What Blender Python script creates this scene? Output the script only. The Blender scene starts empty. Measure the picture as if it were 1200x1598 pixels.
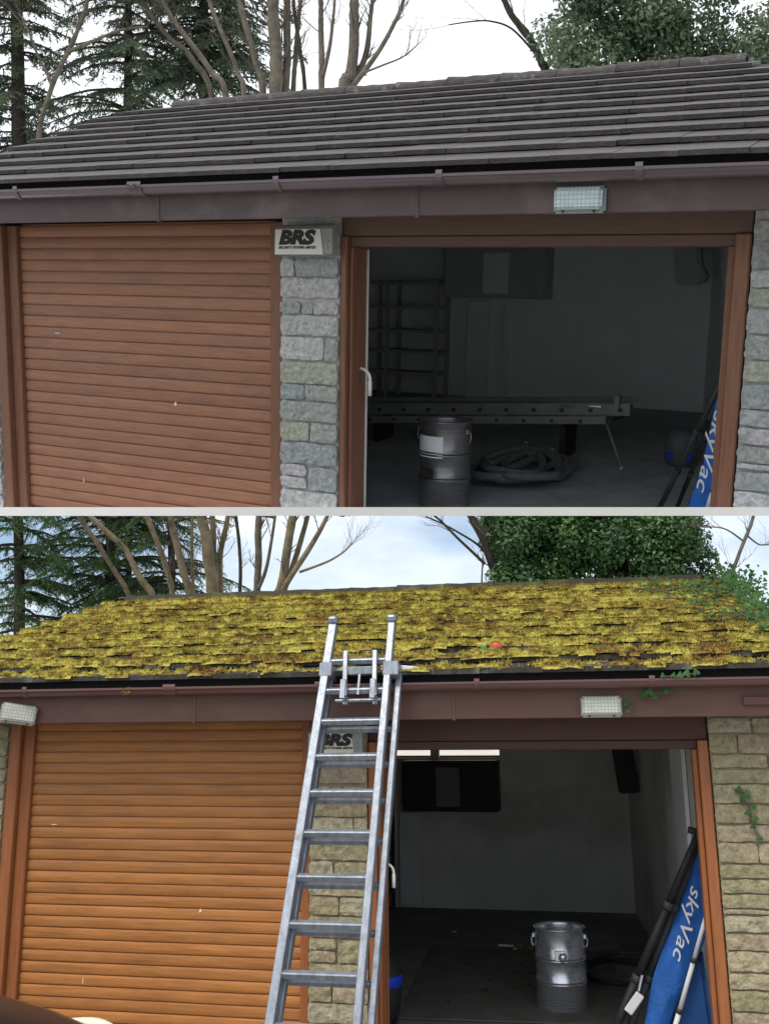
import bpy, bmesh, math, random
from mathutils import Vector, Matrix, noise

scene = bpy.context.scene
R = math.radians

# ------------------------------------------------------------------ camera
CAM = Vector((3.6921, -6.2177, 1.8837))
RIGHT = Vector((0.977101, 0.212568, -0.009406))
UP = Vector((0.061567, -0.240133, 0.968786))
FWD = Vector((-0.203674, 0.947181, 0.247721))
cam = bpy.data.cameras.new('camera')
cam_o = bpy.data.objects.new('camera', cam)
scene.collection.objects.link(cam_o)
m = Matrix.Identity(4)
for i in range(3):
    m[i][0] = RIGHT[i]; m[i][1] = UP[i]; m[i][2] = -FWD[i]; m[i][3] = CAM[i]
cam_o.matrix_world = m
cam.sensor_fit = 'HORIZONTAL'; cam.sensor_width = 36.0; cam.lens = 48.0
cam.shift_y = -79.0 / 1200.0
cam.clip_start = 0.05; cam.clip_end = 2000.0
scene.camera = cam_o

# ------------------------------------------------------------------ sky and sun
SUN_EL, SUN_AZ = 58.0, 28.0           # sun behind the viewer's left shoulder, behind thin cloud
world = bpy.data.worlds.new('World'); scene.world = world
world.use_nodes = True
nt = world.node_tree; nt.nodes.clear()
N = nt.nodes.new; L = nt.links.new
out = N('ShaderNodeOutputWorld'); bg = N('ShaderNodeBackground'); bg.inputs[1].default_value = 0.1
sky = N('ShaderNodeTexSky'); sky.sky_type = 'NISHITA'; sky.sun_disc = False
sky.sun_elevation = R(SUN_EL); sky.sun_rotation = R(180 + SUN_AZ)
sky.air_density = 1.0; sky.dust_density = 0.6; sky.ozone_density = 2.0
tc = N('ShaderNodeTexCoord'); sep = N('ShaderNodeSeparateXYZ'); L(tc.outputs['Generated'], sep.inputs[0])
mp = N('ShaderNodeMapping'); mp.inputs['Scale'].default_value = (1, 1, 2.6); L(tc.outputs['Generated'], mp.inputs[0])
nz = N('ShaderNodeTexNoise'); nz.inputs['Scale'].default_value = 4.0; nz.inputs['Detail'].default_value = 9; nz.inputs['Roughness'].default_value = .55
L(mp.outputs[0], nz.inputs['Vector'])
# cloud cover: broken near the horizon, closed overhead
mr = N('ShaderNodeMapRange'); mr.inputs[1].default_value = .16; mr.inputs[2].default_value = .5; mr.inputs[3].default_value = -.02; mr.inputs[4].default_value = .6
L(sep.outputs['Z'], mr.inputs[0])
ad = N('ShaderNodeMath'); ad.operation = 'ADD'; L(nz.outputs['Fac'], ad.inputs[0]); L(mr.outputs[0], ad.inputs[1])
rp = N('ShaderNodeMapRange'); rp.interpolation_type = 'SMOOTHSTEP'; rp.inputs[1].default_value = .18; rp.inputs[2].default_value = .86; rp.clamp = True
L(ad.outputs[0], rp.inputs[0])
cl = N('ShaderNodeRGB'); cl.outputs[0].default_value = (9.2, 9.6, 10.2, 1)
mx = N('ShaderNodeMixRGB'); L(rp.outputs[0], mx.inputs[0]); L(sky.outputs[0], mx.inputs[1]); L(cl.outputs[0], mx.inputs[2])
L(mx.outputs[0], bg.inputs[0]); L(bg.outputs[0], out.inputs[0])

sun = bpy.data.lights.new('sun', 'SUN'); sun.energy = 1.9; sun.angle = R(22); sun.color = (1.0, .92, .78)
sun_o = bpy.data.objects.new('sun', sun); scene.collection.objects.link(sun_o)
sd = Vector((-math.sin(R(SUN_AZ)) * math.cos(R(SUN_EL)), -math.cos(R(SUN_AZ)) * math.cos(R(SUN_EL)), math.sin(R(SUN_EL))))
sun_o.rotation_euler = sd.to_track_quat('Z', 'Y').to_euler(); sun_o.location = (-4, -9, 14)

vs = scene.view_settings
vs.view_transform = 'Standard'; vs.look = 'None'; vs.exposure = 0.42; vs.gamma = 1.0; vs.use_curve_mapping = False
scene.cycles.max_bounces = 6; scene.cycles.use_denoising = True

# ------------------------------------------------------------------ helpers
col = scene.collection
ORI = {}


class Lot:
    """A building lot: k = metres per drawing unit, M = where the lot stands (floor datum 2.1 units under the door head)."""
    def __init__(s, k, M):
        s.k = k; s.M = M

    def p(s, P):
        return Vector((P[0] * s.k, P[1] * s.k, (P[2] + 2.1) * s.k))


MUP = Matrix(((0.953556, 0.279673, 0.111863, -2.7287), (-0.215976, 0.893687, -0.393291, 4.1368), (-0.209964, 0.350865, 0.912583, 3.9222), (0, 0, 0, 1)))
LO = Lot(.85, Matrix.Identity(4))       # lower lot: the mossy garage
HI = Lot(1.55, MUP)                     # upper lot: the cleaned garage on its tilted terrace


class Plain:
    k = 1.0; M = Matrix.Identity(4)
    def p(s, P): return Vector(P)


WORLD = Plain()


def tag(o, label=None, cat=None, group=None, kind=None):
    if label: o['label'] = label
    if cat: o['category'] = cat
    if group: o['group'] = group
    if kind: o['kind'] = kind
    return o


def thing(S, name, label, cat, origin, group=None):
    o = bpy.data.objects.new(name, None); col.objects.link(o)
    o.matrix_world = S.M @ Matrix.Translation(S.p(origin)); o.empty_display_size = .1
    ORI[o.name] = (S, Vector(origin))
    return tag(o, label, cat, group)


class MB:
    def __init__(s): s.v = []; s.f = []
    def add(s, vs, fs):
        b = len(s.v); s.v += [tuple(v) for v in vs]; s.f += [tuple(b + i for i in f) for f in fs]; return s
    def box(s, x0, x1, y0, y1, z0, z1):
        return s.add([(x0, y0, z0), (x1, y0, z0), (x1, y1, z0), (x0, y1, z0), (x0, y0, z1), (x1, y0, z1), (x1, y1, z1), (x0, y1, z1)],
                     [(0, 3, 2, 1), (4, 5, 6, 7), (0, 1, 5, 4), (1, 2, 6, 5), (2, 3, 7, 6), (3, 0, 4, 7)])
    def hexa(s, eight):
        return s.add(eight, [(0, 3, 2, 1), (4, 5, 6, 7), (0, 1, 5, 4), (1, 2, 6, 5), (2, 3, 7, 6), (3, 0, 4, 7)])
    def extrude(s, poly, d):
        """poly: 3-D points in a plane, d: offset vector"""
        n = len(poly); d = Vector(d)
        return s.add([Vector(p) for p in poly] + [Vector(p) + d for p in poly],
                     [tuple(range(n - 1, -1, -1)), tuple(range(n, 2 * n))] + [(i, (i + 1) % n, n + (i + 1) % n, n + i) for i in range(n)])
    def sweep(s, prof, x0, x1, closed=True, caps=True):
        n = len(prof)
        vs = [(x0, y, z) for y, z in prof] + [(x1, y, z) for y, z in prof]
        fs = [(i, n + i, n + (i + 1) % n, (i + 1) % n) for i in range(n if closed else n - 1)]
        if caps: fs += [tuple(range(n)), tuple(range(2 * n - 1, n - 1, -1))]
        return s.add(vs, fs)
    def tube(s, pts, rad, n=8, cap=True):
        pts = [Vector(p) for p in pts]
        if not hasattr(rad, '__len__'): rad = [rad] * len(pts)
        vs = []; fs = []
        ref = Vector((0.13, 0.31, 0.94))
        for i, p in enumerate(pts):
            t = (pts[min(i + 1, len(pts) - 1)] - pts[max(i - 1, 0)])
            if t.length < 1e-9: t = Vector((0, 0, 1))
            t.normalize()
            a = t.cross(ref)
            if a.length < .05: a = t.cross(Vector((1, 0, 0)))
            a.normalize(); b = t.cross(a)
            for j in range(n):
                th = 2 * math.pi * j / n
                vs.append(p + (a * math.cos(th) + b * math.sin(th)) * rad[i])
        for i in range(len(pts) - 1):
            for j in range(n):
                fs.append((i * n + j, i * n + (j + 1) % n, (i + 1) * n + (j + 1) % n, (i + 1) * n + j))
        if cap:
            fs.append(tuple(range(n - 1, -1, -1))); fs.append(tuple(range((len(pts) - 1) * n, len(pts) * n)))
        return s.add(vs, fs)
    def bar(s, a, b, w, d, up=(0, 1, 0)):
        """rectangular bar from a to b, w across, d along up"""
        a = Vector(a); b = Vector(b); t = (b - a).normalized(); u = Vector(up); u = (u - t * u.dot(t)).normalized(); c = t.cross(u)
        e = []
        for p in (a, b):
            for sx, sy in ((-1, -1), (1, -1), (1, 1), (-1, 1)):
                e.append(p + c * (sx * w / 2) + u * (sy * d / 2))
        return s.hexa(e)
    def lathe(s, c, prof, n=32, axis='z'):
        vs = []; fs = []
        for r, h in prof:
            for j in range(n):
                th = 2 * math.pi * j / n
                q = (r * math.cos(th), r * math.sin(th), h)
                vs.append((c[0] + q[0], c[1] + q[1], c[2] + q[2]) if axis == 'z' else (c[0] + q[0], c[1] + q[2], c[2] + q[1]))
        for i in range(len(prof) - 1):
            for j in range(n):
                fs.append((i * n + j, i * n + (j + 1) % n, (i + 1) * n + (j + 1) % n, (i + 1) * n + j))
        return s.add(vs, fs)

    def mesh(s, name, S, o, mat, bevel=0, smooth=False, seg=1):
        me = bpy.data.meshes.new(name)
        o = Vector(o); k = S.k
        me.from_pydata([(Vector(v) - o) * k for v in s.v], [], s.f)
        if bevel:
            bm = bmesh.new(); bm.from_mesh(me)
            bmesh.ops.recalc_face_normals(bm, faces=bm.faces)
            bmesh.ops.bevel(bm, geom=list(bm.edges), offset=bevel * k, segments=seg, affect='EDGES', clamp_overlap=True)
            bm.to_mesh(me); bm.free()
        else:
            bm = bmesh.new(); bm.from_mesh(me); bmesh.ops.recalc_face_normals(bm, faces=bm.faces); bm.to_mesh(me); bm.free()
        if smooth:
            for p in me.polygons: p.use_smooth = True
        me.materials.append(mat); me.update()
        return me

    def part(s, name, mat, parent, bevel=0, smooth=False, label=None, kind=None, seg=1):
        root = parent
        while root.parent: root = root.parent
        S, o = ORI[root.name]
        ob = bpy.data.objects.new(name, s.mesh(name, S, o, mat, bevel, smooth, seg)); col.objects.link(ob); ob.parent = parent
        return tag(ob, label, kind=kind)

    def single(s, S, name, mat, origin, label=None, cat=None, group=None, kind=None, bevel=0, smooth=False):
        ob = bpy.data.objects.new(name, s.mesh(name, S, origin, mat, bevel, smooth)); col.objects.link(ob)
        ob.matrix_world = S.M @ Matrix.Translation(S.p(origin)); ORI[ob.name] = (S, Vector(origin))
        return tag(ob, label, cat, group, kind)


def inst(name, me, parent, M):
    """another object on shared mesh data, placed by a lot-space matrix (drawing units)"""
    root = parent
    while root.parent: root = root.parent
    S, o = ORI[root.name]
    ob = bpy.data.objects.new(name, me); col.objects.link(ob); ob.parent = parent
    mm = M.copy(); mm.translation = (M.translation - o) * S.k
    ob.matrix_basis = mm
    return ob


def arc(p0, p1, p2, n=8):
    p0, p1, p2 = map(Vector, (p0, p1, p2))
    return [(1 - t) ** 2 * p0 + 2 * t * (1 - t) * p1 + t * t * p2 for t in [i / n for i in range(n + 1)]]


def smooth_path(pts, n=4):
    P = [Vector(p) for p in pts]; o = []
    for i in range(len(P) - 1):
        a = P[max(i - 1, 0)]; b = P[i]; c = P[i + 1]; d = P[min(i + 2, len(P) - 1)]
        for j in range(n):
            t = j / n
            o.append(.5 * ((2 * b) + (c - a) * t + (2 * a - 5 * b + 4 * c - d) * t * t + (3 * b - a - 3 * c + d) * t ** 3))
    return o + [P[-1]]


# ------------------------------------------------------------------ materials
def mat(name, base, rough=.7, var=.25, scale=6.0, stretch=(1, 1, 1), bump=.0, bscale=40.0, metal=0.0, rnd=0.0, second=None, sscale=2.0, sthr=(.5, .65), spec=.4, fine=0.0):
    """procedural surface: base colour with noise variation, optional second tone in patches, per-object variation, bump"""
    mt = bpy.data.materials.new(name); mt.use_nodes = True
    t = mt.node_tree; b = t.nodes['Principled BSDF']; N = t.nodes.new; L = t.links.new
    b.inputs['Roughness'].default_value = rough; b.inputs['Metallic'].default_value = metal
    b.inputs['Specular IOR Level'].default_value = spec
    tc = N('ShaderNodeTexCoord'); oi = N('ShaderNodeObjectInfo')
    off = N('ShaderNodeVectorMath'); off.operation = 'SCALE'; 
    cmb = N('ShaderNodeCombineXYZ')
    for i in range(3): L(oi.outputs['Random'], cmb.inputs[i])
    L(cmb.outputs[0], off.inputs[0]); off.inputs['Scale'].default_value = 37.0
    addv = N('ShaderNodeVectorMath'); addv.operation = 'ADD'; L(tc.outputs['Object'], addv.inputs[0]); L(off.outputs[0], addv.inputs[1])
    mp = N('ShaderNodeMapping'); mp.inputs['Scale'].default_value = stretch; L(addv.outputs[0], mp.inputs[0])
    nz = N('ShaderNodeTexNoise'); nz.inputs['Scale'].default_value = scale; nz.inputs['Detail'].default_value = 6; nz.inputs['Roughness'].default_value = .62
    L(mp.outputs[0], nz.inputs['Vector'])
    mr = N('ShaderNodeMapRange'); mr.inputs[1].default_value = .25; mr.inputs[2].default_value = .75; mr.inputs[3].default_value = 1 - var; mr.inputs[4].default_value = 1 + var
    L(nz.outputs['Fac'], mr.inputs[0])
    val = mr.outputs[0]
    if rnd:
        m2 = N('ShaderNodeMapRange'); m2.inputs[3].default_value = 1 - rnd; m2.inputs[4].default_value = 1 + rnd; L(oi.outputs['Random'], m2.inputs[0])
        mu = N('ShaderNodeMath'); mu.operation = 'MULTIPLY'; L(val, mu.inputs[0]); L(m2.outputs[0], mu.inputs[1]); val = mu.outputs[0]
    cc = N('ShaderNodeRGB'); cc.outputs[0].default_value = (*base, 1); csrc = cc.outputs[0]
    if second:
        n2 = N('ShaderNodeTexNoise'); n2.inputs['Scale'].default_value = sscale; n2.inputs['Detail'].default_value = 7; n2.inputs['Roughness'].default_value = .6
        L(addv.outputs[0], n2.inputs['Vector'])
        r2 = N('ShaderNodeMapRange'); r2.inputs[1].default_value = sthr[0]; r2.inputs[2].default_value = sthr[1]; r2.clamp = True; L(n2.outputs['Fac'], r2.inputs[0])
        mm = N('ShaderNodeMixRGB'); L(r2.outputs[0], mm.inputs[0]); L(csrc, mm.inputs[1]); mm.inputs[2].default_value = (*second, 1); csrc = mm.outputs[0]
    sc = N('ShaderNodeVectorMath'); sc.operation = 'SCALE'; L(csrc, sc.inputs[0]); L(val, sc.inputs['Scale'])
    L(sc.outputs[0], b.inputs['Base Color'])
    if bump:
        n3 = N('ShaderNodeTexNoise'); n3.inputs['Scale'].default_value = bscale; n3.inputs['Detail'].default_value = 8; n3.inputs['Roughness'].default_value = .65
        L(mp.outputs[0], n3.inputs['Vector'])
        bp = N('ShaderNodeBump'); bp.inputs['Strength'].default_value = bump; bp.inputs['Distance'].default_value = .02
        L(n3.outputs['Fac'], bp.inputs['Height']); L(bp.outputs[0], b.inputs['Normal'])
        rr = N('ShaderNodeMapRange'); rr.inputs[3].default_value = max(.05, rough - .15); rr.inputs[4].default_value = min(1, rough + .15); L(n3.outputs['Fac'], rr.inputs[0]); L(rr.outputs[0], b.inputs['Roughness'])
    return mt


def ramp_mat(name, stops, scale, rough=.9, detail=8, bump=.4, bscale=60, spec=.2, rnd=0, trans=0.0):
    """surface whose colour runs along a ramp by noise"""
    mt = bpy.data.materials.new(name); mt.use_nodes = True
    t = mt.node_tree; b = t.nodes['Principled BSDF']; N = t.nodes.new; L = t.links.new
    b.inputs['Roughness'].default_value = rough; b.inputs['Specular IOR Level'].default_value = spec
    tc = N('ShaderNodeTexCoord'); nz = N('ShaderNodeTexNoise'); nz.inputs['Scale'].default_value = scale; nz.inputs['Detail'].default_value = detail; nz.inputs['Roughness'].default_value = .7
    oi = N('ShaderNodeObjectInfo'); off = N('ShaderNodeVectorMath'); off.operation = 'SCALE'; cmb = N('ShaderNodeCombineXYZ')
    for i in range(3): L(oi.outputs['Random'], cmb.inputs[i])
    L(cmb.outputs[0], off.inputs[0]); off.inputs['Scale'].default_value = 31.0
    addv = N('ShaderNodeVectorMath'); addv.operation = 'ADD'; L(tc.outputs['Object'], addv.inputs[0]); L(off.outputs[0], addv.inputs[1])
    L(addv.outputs[0], nz.inputs['Vector'])
    cr = N('ShaderNodeValToRGB'); e = cr.color_ramp.elements
    while len(e) < len(stops): e.new(.5)
    for i, (p, c) in enumerate(stops): e[i].position = p; e[i].color = (*c, 1)
    L(nz.outputs['Fac'], cr.inputs[0]); L(cr.outputs[0], b.inputs['Base Color'])
    if bump:
        n3 = N('ShaderNodeTexNoise'); n3.inputs['Scale'].default_value = bscale; n3.inputs['Detail'].default_value = 6; L(addv.outputs[0], n3.inputs['Vector'])
        bp = N('ShaderNodeBump'); bp.inputs['Strength'].default_value = bump; bp.inputs['Distance'].default_value = .02
        L(n3.outputs['Fac'], bp.inputs['Height']); L(bp.outputs[0], b.inputs['Normal'])
    if trans:
        tr = N('ShaderNodeBsdfTranslucent'); L(cr.outputs[0], tr.inputs[0]); ms = N('ShaderNodeMixShader'); ms.inputs[0].default_value = trans
        L(b.outputs[0], ms.inputs[1]); L(tr.outputs[0], ms.inputs[2]); L(ms.outputs[0], t.nodes['Material Output'].inputs[0])
    return mt


def grid_mat(name, base, line, cell, rough=.3):
    """moulded grid of small square prisms (lamp glass), as relief and tone"""
    mt = bpy.data.materials.new(name); mt.use_nodes = True
    t = mt.node_tree; b = t.nodes['Principled BSDF']; N = t.nodes.new; L = t.links.new
    tc = N('ShaderNodeTexCoord'); mp = N('ShaderNodeMapping'); mp.inputs['Rotation'].default_value = (R(90), 0, 0); L(tc.outputs['Object'], mp.inputs[0])
    br = N('ShaderNodeTexBrick'); br.offset = 0; br.inputs['Scale'].default_value = 1; br.inputs['Brick Width'].default_value = cell; br.inputs['Row Height'].default_value = cell
    br.inputs['Mortar Size'].default_value = cell * .1; br.inputs['Color1'].default_value = (*base, 1); br.inputs['Color2'].default_value = (*[c * .86 for c in base], 1); br.inputs['Mortar'].default_value = (*line, 1)
    L(mp.outputs[0], br.inputs['Vector']); L(br.outputs['Color'], b.inputs['Base Color'])
    bp = N('ShaderNodeBump'); bp.inputs['Strength'].default_value = .5; bp.invert = True; L(br.outputs['Fac'], bp.inputs['Height']); L(bp.outputs[0], b.inputs['Normal'])
    b.inputs['Roughness'].default_value = rough
    return mt


def plain_glass(name, tint):
    mt = bpy.data.materials.new(name); mt.use_nodes = True
    t = mt.node_tree; N = t.nodes.new
    tr = N('ShaderNodeBsdfTranslucent'); tr.inputs[0].default_value = (*tint, 1); df = N('ShaderNodeBsdfDiffuse'); df.inputs[0].default_value = (*tint, 1)
    ms = N('ShaderNodeMixShader'); ms.inputs[0].default_value = .35
    t.links.new(tr.outputs[0], ms.inputs[1]); t.links.new(df.outputs[0], ms.inputs[2]); t.links.new(ms.outputs[0], t.nodes['Material Output'].inputs[0])
    return mt


def glowing_pane(name, tint, e):
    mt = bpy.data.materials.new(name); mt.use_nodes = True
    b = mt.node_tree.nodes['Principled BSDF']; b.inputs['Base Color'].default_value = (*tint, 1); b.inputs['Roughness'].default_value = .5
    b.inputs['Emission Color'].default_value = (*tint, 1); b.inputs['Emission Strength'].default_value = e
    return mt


def moss_mat(name, gain, trans):
    """yellow-green cushions going to rust brown and near black in drier patches"""
    mt = bpy.data.materials.new(name); mt.use_nodes = True
    t = mt.node_tree; b = t.nodes['Principled BSDF']; N = t.nodes.new; L = t.links.new
    tc = N('ShaderNodeTexCoord')
    def nz(s, d):
        n = N('ShaderNodeTexNoise'); n.inputs['Scale'].default_value = s; n.inputs['Detail'].default_value = d; n.inputs['Roughness'].default_value = .65; L(tc.outputs['Object'], n.inputs['Vector']); return n
    def ramp(src, stops):
        cr = N('ShaderNodeValToRGB'); e = cr.color_ramp.elements
        while len(e) < len(stops): e.new(.5)
        for i, (p, c) in enumerate(stops): e[i].position = p; e[i].color = (*[v * gain for v in c], 1)
        L(src, cr.inputs[0]); return cr
    fresh = ramp(nz(13, 6).outputs['Fac'], [(.34, (.085, .06, .022)), (.45, (.28, .22, .05)), (.57, (.52, .455, .10)), (.68, (.38, .365, .075))])
    dry = ramp(nz(15, 6).outputs['Fac'], [(.32, (.055, .036, .016)), (.46, (.19, .12, .035)), (.60, (.32, .205, .055)), (.72, (.40, .34, .06))])
    mr = N('ShaderNodeMapRange'); mr.interpolation_type = 'SMOOTHSTEP'; mr.inputs[1].default_value = .50; mr.inputs[2].default_value = .64; L(nz(2.6, 5).outputs['Fac'], mr.inputs[0])
    mx = N('ShaderNodeMixRGB'); L(mr.outputs[0], mx.inputs[0]); L(fresh.outputs[0], mx.inputs[1]); L(dry.outputs[0], mx.inputs[2])
    L(mx.outputs[0], b.inputs['Base Color']); b.inputs['Roughness'].default_value = .95; b.inputs['Specular IOR Level'].default_value = .1
    if trans:
        tr = N('ShaderNodeBsdfTranslucent'); L(mx.outputs[0], tr.inputs[0]); ms = N('ShaderNodeMixShader'); ms.inputs[0].default_value = trans
        L(b.outputs[0], ms.inputs[1]); L(tr.outputs[0], ms.inputs[2]); L(ms.outputs[0], t.nodes['Material Output'].inputs[0])
    return mt


GRAIN = (.6, 14, 14)
MT = dict(
    door_hi=mat('door_brown', (.31, .146, .086), .45, .26, 7, (.5, 9, 9), .15, 14, rnd=.09, second=(.24, .118, .08), sscale=1.7, sthr=(.48, .8)),
    door_lo=mat('door_oak', (.40, .162, .046), .45, .28, 7, (.5, 9, 9), .15, 14, rnd=.09, second=(.31, .12, .036), sscale=1.7, sthr=(.48, .8)),
    frame_hi=mat('frame_brown', (.205, .095, .06), .5, .28, 6, (9, 9, .6), .15, 12),
    frame_lo=mat('frame_oak', (.30, .105, .036), .5, .25, 6, (9, 9, .6), .12, 12),
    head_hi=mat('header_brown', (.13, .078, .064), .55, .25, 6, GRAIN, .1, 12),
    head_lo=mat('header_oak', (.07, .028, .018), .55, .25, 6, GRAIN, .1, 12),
    upvc_hi=mat('rosewood_plastic_grey', (.105, .075, .082), .38, .12, 3, (1, 3, 3), .03, 8, second=(.16, .12, .13), sscale=1.6),
    upvc_lo=mat('rosewood_plastic', (.125, .056, .043), .42, .14, 3, (1, 3, 3), .03, 8, second=(.145, .075, .06), sscale=1.6),
    gut_hi=mat('gutter_plastic_grey', (.125, .098, .125), .2, .1, 3, (1, 3, 3), spec=.7),
    gut_lo=mat('gutter_plastic', (.12, .055, .05), .24, .1, 3, (1, 3, 3), spec=.6),
    tile=mat('concrete_tile', (.036, .0285, .031), .5, .35, 9, bump=.6, bscale=45, rnd=.14, second=(.062, .053, .055), sscale=8, sthr=(.52, .72)),
    tile_lo=mat('weathered_tile', (.05, .045, .038), .85, .4, 9, bump=.5, bscale=45, rnd=.2, second=(.12, .13, .12), sscale=9, sthr=(.55, .7)),
    ridge_hi=mat('ridge_concrete', (.065, .056, .057), .85, .4, 10, bump=.7, bscale=40, rnd=.12, second=(.16, .155, .15), sscale=9, sthr=(.57, .70)),
    ridge_lo=mat('ridge_weathered', (.050, .043, .034), .9, .4, 10, bump=.7, bscale=40, rnd=.2, second=(.10, .10, .03), sscale=6, sthr=(.5, .65)),
    cabinet_hi=mat('haze_pale_cabinet', (.46, .49, .51), .6, .12, 5),  # dark cabinet, its colour lifted to stand for veiling haze in the doorway
    rack_hi=mat('haze_pale_rack', (.40, .42, .44), .6, .12, 5),  # rack and hanging sack greyed in colour to imitate the same haze
    hose_hi=mat('haze_pale_hose', (.13, .14, .148), .6, .2, 10),  # hose and tub tone raised for the haze veil
    felt=mat('roof_felt', (.02, .02, .022), .9),
    mortar_hi=mat('mortar_grey', (.50, .51, .53), .95, .25, 20, bump=.6, bscale=60),
    mortar_lo=mat('mortar_buff', (.36, .31, .22), .95, .25, 20, bump=.6, bscale=60),
    wall_hi=mat('painted_block_grey', (.84, .89, .93), .9, .06, 2, bump=.1, bscale=20),
    wall_lo=mat('painted_block', (.70, .69, .64), .9, .16, 1.5, bump=.15, bscale=20, second=(.52, .50, .44), sscale=.9),
    ceil=mat('ceiling_board', (.30, .31, .32), .9),
    floor_hi=mat('garage_floor_grey', (.34, .37, .385), .85, .3, 2.5, bump=.2, bscale=20),
    floor_lo=mat('garage_floor', (.17, .175, .17), .85, .35, 2.5, bump=.2, bscale=20, second=(.25, .25, .245), sscale=1.2),
    white=mat('white_paint', (.72, .72, .72), .45, .06, 4),
    cream=mat('cream_plastic', (.70, .66, .52), .4, .06, 4),
    signside=mat('alarm_box_grey', (.30, .31, .30), .5, .15, 6),
    black=mat('black_lettering', (.012, .012, .015), .5, .1),
    slab=mat('white_render', (.90, .90, .90), .9, .04, 3, bump=.1, bscale=30),
    alu=mat('aluminium', (.27, .295, .345), .38, .32, 7, (5, 5, 1.5), .12, 22, metal=.6, second=(.17, .18, .20), sscale=9, sthr=(.58, .75)),
    alu_dull=mat('dull_aluminium', (.27, .285, .31), .6, .2, 5, metal=.2),
    steel=mat('brushed_steel', (.66, .68, .72), .25, .12, 4, (1, 1, 12), .03, 10, metal=.8),
    steel_dull=mat('scuffed_steel', (.24, .24, .255), .32, .3, 4, (1, 1, 12), .06, 10, metal=.75),
    rubber=mat('black_rubber', (.018, .018, .02), .6, .2, 10),
    rubber2=mat('grey_hose', (.055, .058, .062), .5, .2, 10),
    blue=mat('blue_bag_cloth', (.018, .125, .46), .6, .3, 5, bump=.9, bscale=9),
    blue2=mat('navy_bag_cloth', (.02, .10, .33), .65, .2, 6, bump=.35, bscale=18),
    blueband=mat('bright_blue_plastic', (.012, .06, .62), .4, .1),
    dark=mat('dark_cabinet', (.022, .023, .026), .6, .2, 5),
    darkgrey=mat('charcoal_frame', (.04, .042, .045), .6, .2, 5),
    paper=mat('paper_sheet', (.20, .21, .22), .9, .15, 18),
    label=mat('paper_label', (.82, .88, .95), .7, .28, 90, (1, 1, 6)),
    mat_floor=mat('floor_mat', (.125, .12, .105), .95, .35, 5, bump=.3, bscale=60),
    chrome=mat('bright_metal', (.8, .8, .82), .2, .05, metal=.9),
    carpaint=mat('dark_car_paint', (.020, .015, .017), .22, .08, 4, spec=.5),
    carglass=mat('car_glass', (.015, .017, .02), .06, .02, spec=.7),
    tyre=mat('tyre_rubber', (.02, .02, .02), .8, .1),
    lens_hi=grid_mat('lamp_glass_blue', (.62, .74, .80), (.36, .46, .50), .032),
    lens_lo=grid_mat('lamp_glass', (.60, .62, .54), (.36, .38, .33), .018),
    lamp_hi=mat('lamp_housing_grey', (.30, .36, .38), .5, .1),
    lamp_lo=mat('lamp_housing', (.40, .40, .35), .5, .1),
    pane=glowing_pane('glowing_frosted_pane', (.95, .93, .84), .62),  # emission painted in place of daylight coming through the window
    moss=moss_mat('moss', .80, 0),
    mossblade=moss_mat('moss_tips', 1.0, .3),
    ground=mat('pale_bounce_drive', (.33, .325, .31), .95, .2, 3, bump=.4, bscale=60, second=(.25, .25, .235), sscale=1.0),  # drive out of view, toned pale to bounce light into the doorways
    bark=ramp_mat('bark_tan', [(.3, (.10, .08, .05)), (.5, (.19, .155, .098)), (.65, (.26, .215, .135)), (.8, (.15, .16, .07))], 3, bump=.6, bscale=20),
    bark_grey=ramp_mat('bark_grey', [(.3, (.085, .075, .06)), (.5, (.15, .13, .105)), (.7, (.22, .195, .155))], 4, bump=.6, bscale=20),
    bark_dark=ramp_mat('bark_dark', [(.3, (.03, .027, .022)), (.7, (.075, .065, .052))], 5, bump=.7, bscale=18),
    twig=mat('twig', (.10, .085, .07), .9, .2),
    needle=ramp_mat('conifer_needles', [(.3, (.032, .070, .028)), (.5, (.065, .125, .048)), (.7, (.11, .18, .07))], 1.2, bump=0, trans=.25),
    needle_hi=ramp_mat('conifer_needles_pale', [(.3, (.055, .08, .055)), (.5, (.09, .125, .08)), (.7, (.14, .175, .11))], 1.6, bump=0, trans=.25),
    leaf=ramp_mat('evergreen_leaf', [(.3, (.022, .060, .018)), (.5, (.045, .115, .028)), (.65, (.075, .16, .036)), (.8, (.14, .19, .045))], .9, rough=.4, bump=0, trans=.2, spec=.5),
    leaf_hi=ramp_mat('evergreen_leaf_pale', [(.3, (.08, .125, .08)), (.5, (.14, .20, .115)), (.7, (.22, .28, .16))], 1.3, rough=.4, bump=0, trans=.3, spec=.5),
    ivy=ramp_mat('ivy_leaf', [(.3, (.025, .075, .022)), (.5, (.05, .125, .035)), (.7, (.10, .19, .05))], 9, rough=.45, bump=0, trans=.2),
    red=mat('red_plastic', (.55, .06, .06), .4, .1), green=mat('green_plastic', (.04, .22, .09), .4, .1),
)


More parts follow.
